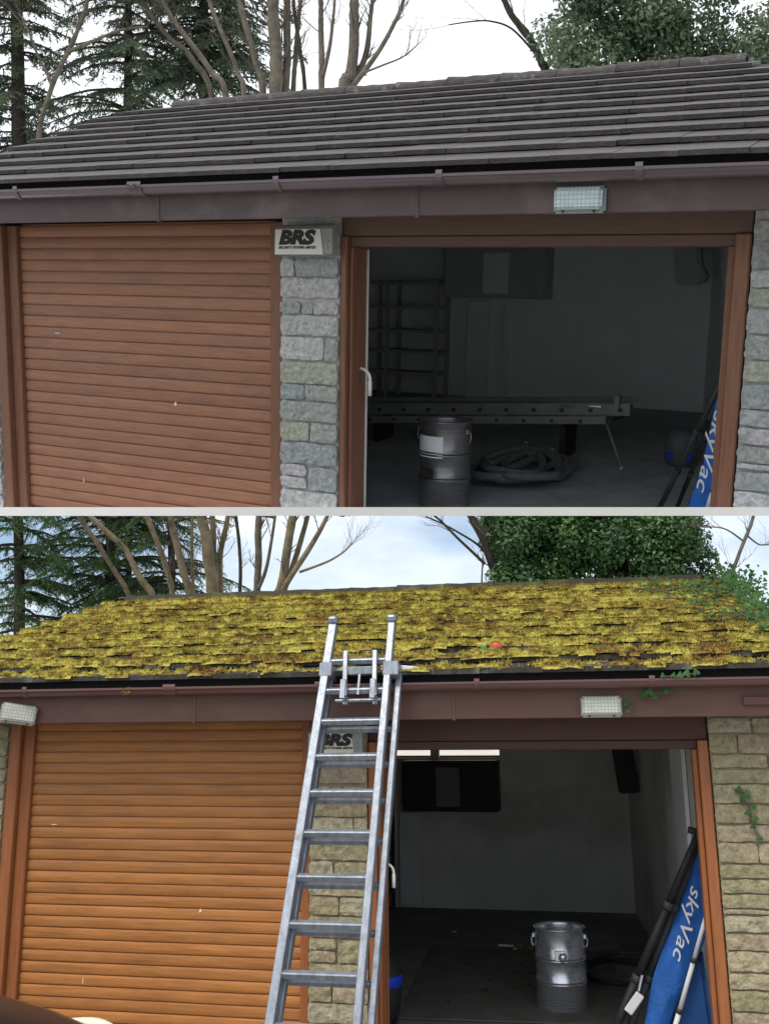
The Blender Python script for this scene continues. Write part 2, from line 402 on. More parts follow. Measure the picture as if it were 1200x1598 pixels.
def stone_mat(name, tones):
    mt = bpy.data.materials.new(name); mt.use_nodes = True
    t = mt.node_tree; b = t.nodes['Principled BSDF']; N = t.nodes.new; L = t.links.new
    oi = N('ShaderNodeObjectInfo'); cr = N('ShaderNodeValToRGB'); e = cr.color_ramp.elements; cr.color_ramp.interpolation = 'CONSTANT'
    while len(e) < len(tones): e.new(.5)
    for i, c in enumerate(tones): e[i].position = i / len(tones); e[i].color = (*c, 1)
    L(oi.outputs['Random'], cr.inputs[0])
    tc = N('ShaderNodeTexCoord'); nz = N('ShaderNodeTexNoise'); nz.inputs['Scale'].default_value = 22; nz.inputs['Detail'].default_value = 12; nz.inputs['Roughness'].default_value = .78; L(tc.outputs['Object'], nz.inputs['Vector'])
    mr = N('ShaderNodeMapRange'); mr.inputs[1].default_value = .3; mr.inputs[2].default_value = .7; mr.inputs[3].default_value = .42; mr.inputs[4].default_value = 1.45; L(nz.outputs['Fac'], mr.inputs[0])  # speckle follows the bump noise, so crevice shade is painted in too
    n2 = N('ShaderNodeTexNoise'); n2.inputs['Scale'].default_value = 3; n2.inputs['Detail'].default_value = 5; L(tc.outputs['Object'], n2.inputs['Vector'])
    r2 = N('ShaderNodeMapRange'); r2.inputs[1].default_value = .55; r2.inputs[2].default_value = .72; r2.inputs[4].default_value = .32; L(n2.outputs['Fac'], r2.inputs[0])
    mm = N('ShaderNodeMixRGB'); L(r2.outputs[0], mm.inputs[0]); L(cr.outputs[0], mm.inputs[1]); mm.inputs[2].default_value = (.22, .22, .13, 1)
    sc = N('ShaderNodeVectorMath'); sc.operation = 'SCALE'; L(mm.outputs[0], sc.inputs[0]); L(mr.outputs[0], sc.inputs['Scale']); L(sc.outputs[0], b.inputs['Base Color'])
    n3 = N('ShaderNodeTexNoise'); n3.inputs['Scale'].default_value = 22; n3.inputs['Detail'].default_value = 12; n3.inputs['Roughness'].default_value = .78; L(tc.outputs['Object'], n3.inputs['Vector'])
    bp = N('ShaderNodeBump'); bp.inputs['Strength'].default_value = 1.0; bp.inputs['Distance'].default_value = .045; L(n3.outputs['Fac'], bp.inputs['Height']); L(bp.outputs[0], b.inputs['Normal'])
    b.inputs['Roughness'].default_value = .92; b.inputs['Specular IOR Level'].default_value = .2
    return mt


MT['stone_hi'] = stone_mat('sandstone_grey', [(.68, .71, .72), (.58, .61, .62), (.74, .76, .77), (.53, .57, .55), (.50, .54, .57), (.70, .69, .73), (.58, .61, .52)])
MT['stone_lo'] = stone_mat('sandstone_buff', [(.58, .50, .32), (.51, .44, .27), (.62, .54, .36), (.49, .44, .26), (.57, .47, .33), (.52, .47, .29), (.61, .55, .39)])


# ------------------------------------------------------------------ ground and terrace
g = MB(); g.add([(-600, -600, 0), (600, -600, 0), (600, 600, 0), (-600, 600, 0)], [(0, 1, 2, 3)])
g.single(WORLD, 'ground', MT['ground'], (0, 0, 0), kind='structure')
TERR = [(-5.678, 4.606, 4.460), (5.808, 1.481, 3.263), (10.769, 22.939, 7.233), (-15.429, 17.239, 7.485), (-5.653, 4.559, 4.560), (5.810, 1.458, 3.320), (10.772, 22.926, 7.283), (-15.426, 17.227, 7.535)]
dk = MB(); dk.hexa(TERR)
deck = dk.single(WORLD, 'terrace', MT['slab'], (0, 0, 0), kind='structure')
for i, (px, py) in enumerate([(-6.21, 5.43), (-14.8, 16.56), (6.03, 2.86), (10.4, 21.76)]):
    pz = [4.63, 7.3, 3.5, 7.0][i]
    MB().box(px - .15, px + .15, py - .15, py + .15, 0, pz).part('terrace_post', MT['slab'], deck)

# ------------------------------------------------------------------ the two garages
S = 0.077                                                 # slat pitch in drawing units


def stone_piece(x0, x1, z0, z1, seed, rough=.009):
    """split-faced walling stone: front face a jittered grid, edges dropped back into the joint"""
    rd = random.Random(seed); mb = MB(); g = .0045
    x0 += g; x1 -= g; z0 += g; z1 -= g
    nx = max(4, int((x1 - x0) / .022)); nz = max(4, int((z1 - z0) / .020))
    idx = {}
    for j in range(nz + 1):
        for i in range(nx + 1):
            fx = i / nx; fz = j / nz
            e = min(fx, 1 - fx) * (x1 - x0); ez = min(fz, 1 - fz) * (z1 - z0)
            edge = min(e, ez)
            y = -.004 + noise.noise(Vector((x0 * 9 + fx * (x1 - x0) * 22, z0 * 9 + fz * (z1 - z0) * 22, seed * 1.7))) * rough * 1.3
            y += noise.noise(Vector((fx * (x1 - x0) * 60, fz * (z1 - z0) * 70, seed * 3.1))) * rough * .6
            if edge < 1e-6: y = .0025 + .8 * y
            jx = noise.noise(Vector((seed, fz * 4, 1.3))) * .008 if i in (0, nx) else 0
            jz = noise.noise(Vector((fx * 5, seed, 7.3))) * .008 if j in (0, nz) else 0
            corner = (i in (0, nx)) and (j in (0, nz))
            px = x0 + fx * (x1 - x0) + jx; pz = z0 + fz * (z1 - z0) + jz
            if corner: px += (.5 - fx) * .010; pz += (.5 - fz) * .009
            idx[i, j] = len(mb.v); mb.v.append((px, y, pz))
    for j in range(nz):
        for i in range(nx):
            mb.f.append((idx[i, j], idx[i + 1, j], idx[i + 1, j + 1], idx[i, j + 1]))
    ring = [idx[i, 0] for i in range(nx + 1)] + [idx[nx, j] for j in range(1, nz + 1)] + [idx[i, nz] for i in range(nx - 1, -1, -1)] + [idx[0, j] for j in range(nz - 1, 0, -1)]
    b = len(mb.v)
    for r in ring: mb.v.append((mb.v[r][0], .06, mb.v[r][2]))
    n = len(ring)
    for i in range(n): mb.f.append((ring[i], b + i, b + (i + 1) % n, ring[(i + 1) % n]))
    return mb


MID_ROWS = [(-.056, -.168, (0, .26, 1)), (-.172, -.292, (0, 1)), (-.312, -.388, (0, .36, .57, 1)), (-.392, -.515, (0, 1)), (-.519, -.660, (0, .76, 1)),
            (-.668, -.803, (0, 1)), (-.807, -.905, (0, .43, 1)), (-.910, -1.033, (0, 1)), (-1.037, -1.157, (0, .52, 1)), (-1.161, -1.297, (0, 1)),
            (-1.301, -1.379, (0, .47)), (-1.379, -1.455, (0, .47)), (-1.306, -1.455, (.5, 1)), (-1.461, -1.59, (0, 1)), (-1.595, -1.70, (0, .4, 1)), (-1.705, -1.83, (0, 1)), (-1.835, -1.96, (0, .6, 1)), (-1.965, -2.09, (0, 1)),
            (.09, -.05, (0, .5, 1))]
RIGHT_ROWS = [(.13, .03, (0, .7, 1.4, 2)), (.025, -.10, (0, .45, 1.1, 2)), (-.104, -.19, (0, .9, 2)), (-.194, -.285, (0, 1.3, 2)), (-.289, -.41, (0, 1, 2)), (-.414, -.535, (0, .55, 1.5, 2)), (-.539, -.645, (0, 1.2, 2)),
              (-.649, -.775, (0, .62, 1.6, 2)), (-.779, -.865, (0, 1.1, 2)), (-.869, -.955, (0, .8, 2)), (-.959, -1.045, (0, 1.3, 2)), (-1.049, -1.082, (0, .9, 2)), (-1.086, -1.185, (0, 1.4, 2)), (-1.189, -1.29, (0, 1, 2)),
              (-1.294, -1.415, (0, .75, 2)), (-1.419, -1.515, (0, 1.2, 2)), (-1.519, -1.64, (0, .6, 1.5, 2)), (-1.645, -1.77, (0, 1.1, 2)), (-1.775, -1.90, (0, .7, 2)), (-1.905, -2.09, (0, 1.2, 2))]


def stone_wall(garage, name, x0, x1, unit, rows, zbot, mats, seed):
    top = max(r[0] for r in rows)
    p = MB().box(x0 + .004, x1 - .004, .024, .3, zbot, top + .12).part(name, mats[1], garage)
    n = 0
    for zt, zb, cuts in rows:
        if zt < zbot + .03: continue
        zb = max(zb, zbot)
        for a, b in zip(cuts[:-1], cuts[1:]):
            n += 1
            xa, xb = x0 + a * unit, min(x0 + b * unit, x1)
            if xb - xa < .05: continue
            stone_piece(xa, xb, zb, zt, seed + n * 7.31).part('stone', mats[0], p, smooth=False)
    return p


def slat_profile(z0, h):
    pr = [(.103, z0), (.103, z0 + h * .045), (.0965, z0 + h * .065)]
    for i in range(8):
        t = i / 7
        pr.append((.0965 - .0085 * math.sin(math.pi * (.12 + .84 * t)) ** .6, z0 + h * (.12 + .86 * t)))
    return pr + [(.103, z0 + h * .995), (.116, z0 + h), (.116, z0)]


def garage(Lt, c):
    D = c['d']; M = c['m']; hi = c['hi']; zb = c['zb']
    root = thing(Lt, 'garage', c['label'], 'garage', (2.4, 0, -2.1 if not hi else -1.7))
    # stone piers
    stone_wall(root, 'stone_pier', D['PL'] + .004, D['PR'] + .004, D['PR'] - D['PL'], MID_ROWS, zb['mid'], M['stone'], c['seed'])
    stone_wall(root, 'stone_pier', D['JR'], 5.75, .40, RIGHT_ROWS, zb['right'], M['stone'], c['seed'] + 500)
    stone_wall(root, 'stone_pier', -.98, -.19, .395, RIGHT_ROWS, zb['left'], M['stone'], c['seed'] + 900)
    # frame of the shut door
    fr = MB().box(-.185, -.095, .01, .2, zb['left'], .16).part('door_frame', M['frame'], root, bevel=.006)
    MB().box(-.093, -.004, .055, .2, zb['left'], .16).part('frame_post', M['frame'], fr, bevel=.006)
    MB().box(D['WA'] + .003, D['PL'] - .002, .05, .2, zb['mid'] - .02, .16).part('frame_post', M['frame'], fr, bevel=.006)
    # the roller door: slats
    rd = MB().extrude([(-.01, .118, zb['left'] + .01 if hi else -2.1), (D['WA'] + .005, .118, zb['mid'] - .03 if hi else -2.1), (D['WA'] + .005, .118, .17), (-.01, .118, .17)], (0, .02, 0)).part('roller_door', M['door'], root)
    S0, o0 = ORI[root.name]
    me = MB().sweep(slat_profile(0, S), 0, D['WA']).mesh('slat', Lt, (0, 0, 0), M['door'])
    for i in range(-2, 30):
        z = -(i + 1) * S
        if z < zb['left'] - .01: break
        if hi and z < -1.63:
            xr = min(D['WA'], -.05 + (z + S * .75 + 1.89) / .26 * 2.21)
            if xr < .2: break
            MB().sweep(slat_profile(z, S), 0, xr).part('slat', M['door'], rd)
            continue
        inst('slat', me, rd, Matrix.Translation((0, 0, z)))
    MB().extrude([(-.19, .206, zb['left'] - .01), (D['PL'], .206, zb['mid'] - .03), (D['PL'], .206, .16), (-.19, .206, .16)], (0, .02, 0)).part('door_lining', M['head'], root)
    for (x, z, w_, h_) in c['chips']:
        MB().extrude([(x, .0868, z), (x + w_, .0868, z + h_ * .3), (x + w_ * .7, .0868, z + h_), (x + w_ * .1, .0868, z + h_ * .7)], (0, .004, 0)).part('paint_chip', MT['white'], rd)
    # frame and header of the open door
    f2 = MB().box(D['PR'] + .008, D['OL'] - .03, .012, .2, zb['mid'], D['zt'] + .06).part('door_frame', M['frame'], root, bevel=.006)
    MB().box(D['OL'] - .028, D['OL'] - .008, .05, .22, zb['mid'], D['zt'] + .0).part('frame_post', M['frame'], f2, bevel=.004)
    MB().box(D['OL'] - .007, D['OL'] + .003, .222, .232, zb['mid'], D['zt'] - .01).part('edge_strip', MT['white'] if hi else M['frame'], f2)
    MB().box(D['OR'] + .035, D['JR'] - .004, .006, .2, zb['right'], D['zt'] + .06).part('frame_post', M['frame'], f2, bevel=.008)
    MB().box(D['OR'], D['OR'] + .033, .05, .22, zb['right'], D['zt'] + .0).part('frame_post', M['frame'], f2, bevel=.005)
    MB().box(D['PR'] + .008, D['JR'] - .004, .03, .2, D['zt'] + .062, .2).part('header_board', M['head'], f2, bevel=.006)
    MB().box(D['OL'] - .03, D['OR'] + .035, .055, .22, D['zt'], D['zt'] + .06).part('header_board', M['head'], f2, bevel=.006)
    # fascia, soffit, gutter
    XL, XR = c['ends']
    fy, fz, gy, gz = D['fy'], D['fz'], D['gy'], D['gz']
    cuts = [XL] + c['joints'] + [XR]
    fa = MB().box(XL, XR, fy + .035, fy + .06, fz + .02, gz - .02).part('fascia', M['upvc'], root)
    for a, b in zip(cuts[:-1], cuts[1:]):
        MB().box(a + .002, b - .002, fy, fy + .03, fz, gz - .015).part('fascia_board', M['upvc'], fa, bevel=.005)
    for x in c['joints']:
        MB().box(x - .012, x + .012, fy - .006, fy + .028, fz - .008, gz - .03).part('joint_cover', M['upvc'], fa, bevel=.003)
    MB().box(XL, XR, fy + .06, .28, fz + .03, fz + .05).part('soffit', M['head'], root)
    r, cy = .055, gy + .055
    pr = [(cy - r * math.cos(t), gz - r * math.sin(t) * .92) for t in [math.pi * i / 12 for i in range(13)]]
    pr = [(cy - r - .006, gz + .004), (cy - r - .006, gz - .010)] + pr[1:] + [(cy - (r - .006) * math.cos(t), gz - (r - .006) * math.sin(t) * .92) for t in [math.pi * i / 12 for i in range(12, 0, -1)]] + [(cy - r + .006, gz + .004)]
    gu = MB().sweep(pr, XL, XR).part('gutter', M['gut'], root, smooth=False)
    for x, w in c['brackets']:
        rr = r + .009
        q = [(cy - rr * math.cos(t), gz + .004 - rr * math.sin(t) * .94) for t in [math.pi * i / 10 for i in range(-1, 11)]]
        q += [(cy - (r + .001) * math.cos(t), gz + .004 - (r + .001) * math.sin(t) * .93) for t in [math.pi * i / 10 for i in range(10, -1, -1)]]
        MB().sweep(q, x - w / 2, x + w / 2).part('gutter_bracket', M['gut'], gu)
    # roof: boarding, tiles, ridge
    ry, rz = D['ry'], D['rz']
    ey, ez = gy + .045, gz + .012
    Ls = math.hypot(ry - ey, rz - ez); pit = math.atan2(rz - ez, ry - ey); NR = c['nr']; gg = Ls / NR
    XA, XB = c['roofends']
    by, bz = (5.6, .5) if not hi else (4.5, .55)
    und = MB(); sd0 = Vector((0, math.cos(pit), math.sin(pit))); nr0 = Vector((0, -math.sin(pit), math.cos(pit))); e0 = Vector((0, ey, ez))
    for q in range(NR):
        xa_, xb_ = XA(q / NR) + .012, XB(q / NR) - .012
        s0, s1 = (gg * q + (.10 if q == 0 else -.015)), gg * (q + 1)
        ring = [e0 + sd0 * s0 + nr0 * -.03, e0 + sd0 * s1 + nr0 * -.03, e0 + sd0 * s1 + nr0 * .008, e0 + sd0 * s0 + nr0 * (c['step'] + .006)]
        und.extrude([p + Vector((xa_, 0, 0)) for p in ring], (xb_ - xa_, 0, 0))
    rf = und.part('roof', MT['felt'], root)
    XC = XB(1) - .05
    MB().box(XL + .1, XR - .1, gy + .115, gy + .135, gz - .03, gz + .07).part('eave_board', MT['felt'], root)
    MB().hexa([(XA(1) + .05, ry, rz - .05), (XC, ry, rz - .05), (XC - .3, by, bz - .05), (XA(1) + .35, by, bz - .05), (XA(1) + .05, ry, rz - .02), (XC, ry, rz - .02), (XC - .3, by, bz - .02), (XA(1) + .35, by, bz - .02)]).part('rear_slope', MT['felt'], root)
    tw = .30; tilt = math.asin(c['step'] / gg)
    tm = []
    for q in range(4):
        rd_ = random.Random(q + 3); t_ = MB(); L_ = gg * 1.22; nn = 6; h = c['thick']
        bot = [(-tw / 2 + .0007 + (tw - .0014) * i / nn, rd_.uniform(-.004, .004), 0) for i in range(nn + 1)]
        vsn = []
        for (x, y, z) in bot: vsn += [(x, y, 0), (x, y + .004, h), (x, L_, 0), (x, L_, h)]
        fs = []
        for i in range(nn):
            a = 4 * i; b = a + 4
            fs += [(a, b, b + 1, a + 1), (a + 1, b + 1, b + 3, a + 3), (a, a + 2, b + 2, b), (a + 2, a + 3, b + 3, b + 2)]
        fs += [(0, 1, 3, 2), (4 * nn, 4 * nn + 2, 4 * nn + 3, 4 * nn + 1)]
        t_.add(vsn, fs); tm.append(t_.mesh('roof_tile', Lt, (0, 0, 0), M['tile']))
    rnd = random.Random(c['seed'])
    rowinfo = []
    sdir = Vector((0, math.cos(pit), math.sin(pit))); nrm = Vector((0, -math.sin(pit), math.cos(pit)))
    for r_ in range(NR):
        f = r_ / NR
        xa, xb = XA(f), XB(f)
        off = (r_ % 2) * tw / 2
        base = Vector((0, ey, ez)) + sdir * (gg * r_ - .03) + nrm * (c['step'] + .012)
        x = xa + tw / 2
        k = 0
        rowinfo.append((base.copy(), xa, xb))
        while x < xb:
            mt_ = Matrix.Translation(base + Vector((x, 0, 0)) + nrm * rnd.uniform(-.0012, .0015) + sdir * rnd.uniform(-.003, .003)) @ Matrix.Rotation(pit - tilt + rnd.uniform(-.003, .003), 4, 'X') @ Matrix.Rotation(rnd.uniform(-.003, .003), 4, 'Z')
            inst('roof_tile', tm[rnd.randrange(4)], rf, mt_)
            x += tw
    # ridge tiles: half round
    rl, n = .46, 0
    rm = MB(); seg = 10; vsn = []; fs = []
    for i in range(7):
        xx = rl * i / 6
        for inner in (0, 1):
            rad = c['rr'] - .018 * inner + (.006 if i in (0,) else 0)
            for j in range(seg + 1):
                th = math.pi * j / seg
                vsn.append((xx, -math.cos(th) * rad * 1.15 + noise.noise(Vector((xx * 9, j, 1))) * .004, math.sin(th) * rad - .035 + noise.noise(Vector((xx * 11, j * .6, 5))) * .005))
    w_ = 2 * (seg + 1)
    for i in range(6):
        for j in range(seg):
            a = i * w_ + j
            fs += [(a, a + 1, a + w_ + 1, a + w_), (a + seg + 1, a + w_ + seg + 1, a + w_ + seg + 2, a + seg + 2)]
    for i in (0, 6):
        for j in range(seg):
            a = i * w_ + j; fs.append((a, a + seg + 1, a + seg + 2, a + 1))
    rm.add(vsn, fs); rmesh = rm.mesh('ridge_tile', Lt, (0, 0, 0), M['ridge'])
    x = c['ridge'][0]; nrt = round((c['ridge'][1] - x) / rl); step = (c['ridge'][1] - x) / nrt
    for i in range(nrt):
        inst('ridge_tile', rmesh, rf, Matrix.Translation((x + i * step, ry, rz + .05 + rnd.uniform(-.006, .006))) @ Matrix.Rotation(rnd.uniform(-.012, .012), 4, 'Y') @ Matrix.Diagonal((step / rl * .985, 1, 1, 1)))
    return root, rf, dict(ey=ey, ez=ez, pit=pit, gg=gg, NR=NR, rows=rowinfo, sdir=sdir, nrm=nrm, XA=XA, XB=XB)


def lerp(a, b, t): return a + (b - a) * t


DH = dict(WA=2.119, PL=2.223, PR=2.631, OL=2.709, OR=4.804, JR=4.919, zt=.010, fz=.149, fy=-.35, gz=.338, gy=-.499, rz=1.302, ry=2.359)
DL = dict(WA=2.131, PL=2.200, PR=2.620, OL=2.716, OR=4.834, JR=4.942, zt=-.070, fz=.138, fy=-.35, gz=.371, gy=-.50, rz=1.273, ry=2.364)
cfg_hi = dict(d=DH, hi=True, nr=10, step=.030, thick=.024, rr=.072, chips=[(1.34, -1.02, .022, .03), (.52, -1.63, .006, .05), (.30, -.58, .05, .008)], seed=11, label='garage with clean bare dark roof tiles and reddish brown shut door, on the terrace',
              m=dict(stone=(MT['stone_hi'], MT['mortar_hi']), frame=MT['frame_hi'], door=MT['door_hi'], head=MT['head_hi'], upvc=MT['upvc_hi'], gut=MT['gut_hi'], tile=MT['tile'], ridge=MT['ridge_hi']),
              zb=dict(mid=-1.60, right=-1.30, left=-1.89), ends=(-1.0, 5.75), joints=[1.60, 3.30], brackets=[(1.55, .10), (2.53, .035), (3.49, .035), (4.48, .035), (5.4, .035), (.6, .035)],
              roofends=(lambda f: lerp(-.45, -.93, min(1, f / .85)) if f < .85 else lerp(-.93, -.70, (f - .85) / .15), lambda f: lerp(5.75, 4.55, f)), ridge=(-.40, 4.47))
cfg_lo = dict(d=DL, hi=False, nr=10, step=.043, thick=.032, rr=.112, chips=[(1.37, -1.18, .02, .03), (.50, -1.68, .006, .05), (.17, -.60, .05, .008)], seed=23, label='garage with moss covered roof and orange brown shut door',
              m=dict(stone=(MT['stone_lo'], MT['mortar_lo']), frame=MT['frame_lo'], door=MT['door_lo'], head=MT['head_lo'], upvc=MT['upvc_lo'], gut=MT['gut_lo'], tile=MT['tile_lo'], ridge=MT['ridge_lo']),
              zb=dict(mid=-2.1, right=-2.1, left=-2.1), ends=(-1.0, 5.75), joints=[1.46, 3.30], brackets=[(.22, .035), (1.33, .09), (2.4, .035), (3.48, .035), (4.59, .035), (5.5, .035)],
              roofends=(lambda f: lerp(-1.0, -.47, f), lambda f: lerp(5.62, 5.28, f)), ridge=(-.42, 5.19))
G_hi, R_hi, I_hi = garage(HI, cfg_hi)
G_lo, R_lo, I_lo = garage(LO, cfg_lo)

# rooms behind the open doors
# lower garage
w = MT['wall_lo']
bw = MB()
bw.box(-.3, 1.55, 6.1, 6.3, -2.1, .35).box(2.90, 4.6, 6.1, 6.3, -2.1, .35).box(1.55, 2.90, 6.1, 6.3, -2.1, -.32).box(1.55, 2.90, 6.1, 6.3, .1, .35).box(2.02, 2.13, 6.1, 6.3, -.32, .1)
bw.part('rear_wall', w, G_lo)
for a, b in ((1.555, 2.015), (2.135, 2.895)):
    wf = MB().box(a, b, 6.15, 6.19, -.318, -.29).part('window', MT['frame_lo'], G_lo)
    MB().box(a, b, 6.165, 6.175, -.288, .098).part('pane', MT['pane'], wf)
MB().extrude([(4.95, .3, -2.1), (4.45, 6.1, -2.1), (4.45, 6.1, .35), (4.95, .3, .35)], (.2, 0, 0)).part('side_wall', w, G_lo)
MB().extrude([(4.86, 1.25, -2.1), (4.8, 1.85, -2.1), (4.8, 1.85, .3), (4.86, 1.25, .3)], (-.03, 0, 0)).part('wall_panel', MT['white'], G_lo)
MB().box(-.5, -.3, .2, 6.3, -2.1, .35).part('side_wall', w, G_lo)
MB().box(-.5, 5.2, .2, 6.3, .32, .4).part('ceiling', MT['ceil'], G_lo)
MB().box(-.3, 5.0, .02, 6.1, -2.13, -2.096).part('garage_floor', MT['floor_lo'], G_lo)
MB().box(1.62, 1.90, 6.02, 6.095, -2.05, -.98).part('wall_panel', MT['white'], G_lo, bevel=.004)
# upper garage (its floor falls towards the door)
w = MT['wall_hi']
zf = lambda y: -1.39 - .08 * (5 - y)
fy_ = lambda x: .73 + .43 * (x - 2.39)
MB().extrude([(-.3, .25, zf(.25)), (1.27, .25, zf(.25)), (4.95, fy_(4.95), zf(fy_(4.95))), (4.95, 5.05, zf(5.05)), (-.3, 5.05, zf(5.05))], (0, 0, -.02)).part('garage_floor', MT['floor_hi'], G_hi)
MB().box(-.5, 4.2, 5.05, 5.2, -1.40, .45).part('rear_wall', w, G_hi)
MB().extrude([(4.94, .22, -1.31), (4.94, 1.8, -1.63), (3.86, 5.05, -1.39), (3.86, 5.05, .45), (4.94, .22, .45)], (.15, 0, 0)).part('side_wall', w, G_hi)
MB().extrude([(-.3, .22, -1.85), (-.3, 1.0, -1.70), (-.3, 5.05, -1.39), (-.3, 5.05, .45), (-.3, .22, .45)], (-.15, 0, 0)).part('side_wall', w, G_hi)
MB().box(-.5, 5.0, .22, 5.2, .42, .5).part('ceiling', MT['ceil'], G_hi)
for x0, x1 in ((1.36, 1.60), (1.78, 1.82)):
    MB().box(x0, x1, 4.99, 5.045, -1.39, -.36).part('wall_panel', w, G_hi, bevel=.004)

# ------------------------------------------------------------------ lettering
def text_mesh(name, body, size, mat_, width=None, shear=0.0, bold=0.0):
    cu = bpy.data.curves.new(name, 'FONT'); cu.body = body; cu.size = size; cu.shear = shear; cu.offset = bold; cu.extrude = .001; cu.resolution_u = 3
    ob = bpy.data.objects.new(name, cu); col.objects.link(ob)
    me = bpy.data.meshes.new_from_object(ob.evaluated_get(bpy.context.evaluated_depsgraph_get()))
    bpy.data.objects.remove(ob); bpy.data.curves.remove(cu)
    xs = [v.co.x for v in me.vertices]; x0, x1 = min(xs), max(xs)
    f = (width / (x1 - x0)) if width else 1
    for v in me.vertices: v.co.x = (v.co.x - x0) * f
    me.materials.clear(); me.materials.append(mat_); me.name = name
    return me


def put_text(Lt, me, parent, loc, xdir, updir):
    """lot-space placement of a lettering mesh (metres) under a thing"""
    x = Vector(xdir).normalized(); u = Vector(updir); u = (u - x * u.dot(x)).normalized(); n = x.cross(u)
    M = Matrix((x, u, n)).transposed().to_4x4(); M.translation = Vector(loc)
    return inst(me.name, me, parent, M)


def alarm_box(Lt, x0, x1, z0, z1, label, face, side, tx=.035):
    root = thing(Lt, 'alarm_box', label, 'alarm box', ((x0 + x1) / 2, 0, z0))
    k = Lt.k; xm = lerp(x0, x1, .79); y = -.085
    MB().extrude([(x0, -.02, z1), (x0, y + .02, z1 - .004), (x0, y, z1 - .025), (x0, y, z0 + .01), (x0, -.02, z0)], (x1 - x0, 0, 0)).part('housing', side, root, bevel=.004)
    h = z1 - z0
    MB().extrude([(x0 + .006, y - .002, z0 + .006), (x1 - .058, y - .002, z0 + .006), (x1 - .078, y - .002, z1 - .03), (x0 + .012, y - .002, z1 - .03)], (0, -.004, 0)).part('face', face, root)
    me = text_mesh('lettering', 'BRS', .088 * h / .15 * k, MT['black'], width=.255 * k, shear=.22, bold=.007 * k)
    put_text(Lt, me, root, (x0 + tx, y - .0075, z0 + h * .38), (1, 0, 0), (0, 0, 1))
    me = text_mesh('lettering', 'SECURITY SYSTEMS LIMITED', .020 * k, MT['black'], width=.255 * k, shear=.1, bold=.0008 * k)
    put_text(Lt, me, root, (x0 + tx, y - .0075, z0 + h * .22), (1, 0, 0), (0, 0, 1))
    for zz in (.25, .45):
        MB().lathe((x1 - .035, y + .0, z0 + h * zz), [(0, -.006), (.009, -.006), (.011, 0)], 10, 'y').part('screw', MT['signside'], root)
    return root


alarm_box(HI, 2.245, 2.640, -.045, .135, 'white alarm box reading BRS above the grey stone pier', MT['white'], MT['signside'])
alarm_box(LO, 2.215, 2.610, -.095, .080, 'cream alarm box reading BRS, partly behind the leaning ladder', MT['cream'], MT['signside'], .072)


def bulkhead(Lt, x0, x1, z0, z1, y, label, housing, lens, M2=None):
    root = thing(Lt, 'bulkhead_light', label, 'wall light', ((x0 + x1) / 2, y, (z0 + z1) / 2))
    MB().box(x0, x1, y - .035, y, z0, z1).part('housing', housing, root, bevel=.012, seg=2)
    MB().box(x0 + .010, x1 - .010, y - .062, y - .036, z0 + .018, z1 - .008).part('lens', lens, root, bevel=.012, seg=2)
    for fx in (.2, .8):
        MB().lathe((lerp(x0, x1, fx), y - .036, z0 + .009), [(0, -.006), (.006, -.005), (.007, 0)], 8, 'y').part('screw', MT['darkgrey'], root)
    if M2 is not None: root.matrix_world = root.matrix_world @ M2
    return root


bulkhead(HI, 4.045, 4.300, .147, .274, -.352, 'rectangular bulkhead light with bluish grid glass on the dark fascia of the clean roofed garage', MT['lamp_hi'], MT['lens_hi'])
bulkhead(LO, 4.135, 4.395, .140, .274, -.352, 'rectangular bulkhead light with cream grid glass beside ivy leaves on the fascia', MT['lamp_lo'], MT['lens_lo'])
bulkhead(LO, .00, .25, .135, .275, -.352, 'bulkhead light turned aside at the fascia end above the orange brown door', MT['lamp_lo'], MT['lens_lo'], Matrix.Rotation(R(38), 4, 'Z') @ Matrix.Translation((-.03, -.05, 0)) @ Matrix.Rotation(R(8), 4, 'Y'))
bulkhead(HI, -.2, .0, .147, .274, -.352, 'pale light at the fascia end above the reddish brown door', MT['lamp_hi'], MT['lens_hi'])
t = thing(LO, 'junction_box', 'small plain rosewood box on the fascia at the buff stone pier', 'junction box', (5.25, -.35, .2))
MB().box(5.14, 5.34, -.385, -.352, .205, .26).part('cover', MT['upvc_lo'], t, bevel=.006)
MB().lathe((5.18, -.386, .23), [(0, -.004), (.006, -.003), (.007, 0)], 8, 'y').part('screw', MT['gut_lo'], t)


def crank(Lt, x, y, z, label):
    t = thing(Lt, 'crank_handle', label, 'handle', (x, y, z))
    pts = [(x - .03, y + .03, z + .005), (x, y, z)] + list(arc((x + .01, y - .005, z), (x + .075, y - .02, z - .012), (x + .078, y - .02, z - .06), 8)) + [(x + .078, y - .02, z - .155)]
    MB().tube(pts, .009, 10).part('rod', MT['white'], t, smooth=True)
    MB().tube([(x + .078, y - .02, z - .07), (x + .078, y - .02, z - .16)], .012, 10).part('grip', MT['white'], t, smooth=True)


crank(HI, 2.70, .16, -.705, 'white bent crank handle at the door jamb, clear of any ladder')
crank(LO, 2.70, .16, -.830, 'white bent crank handle showing just past the leaning ladder')


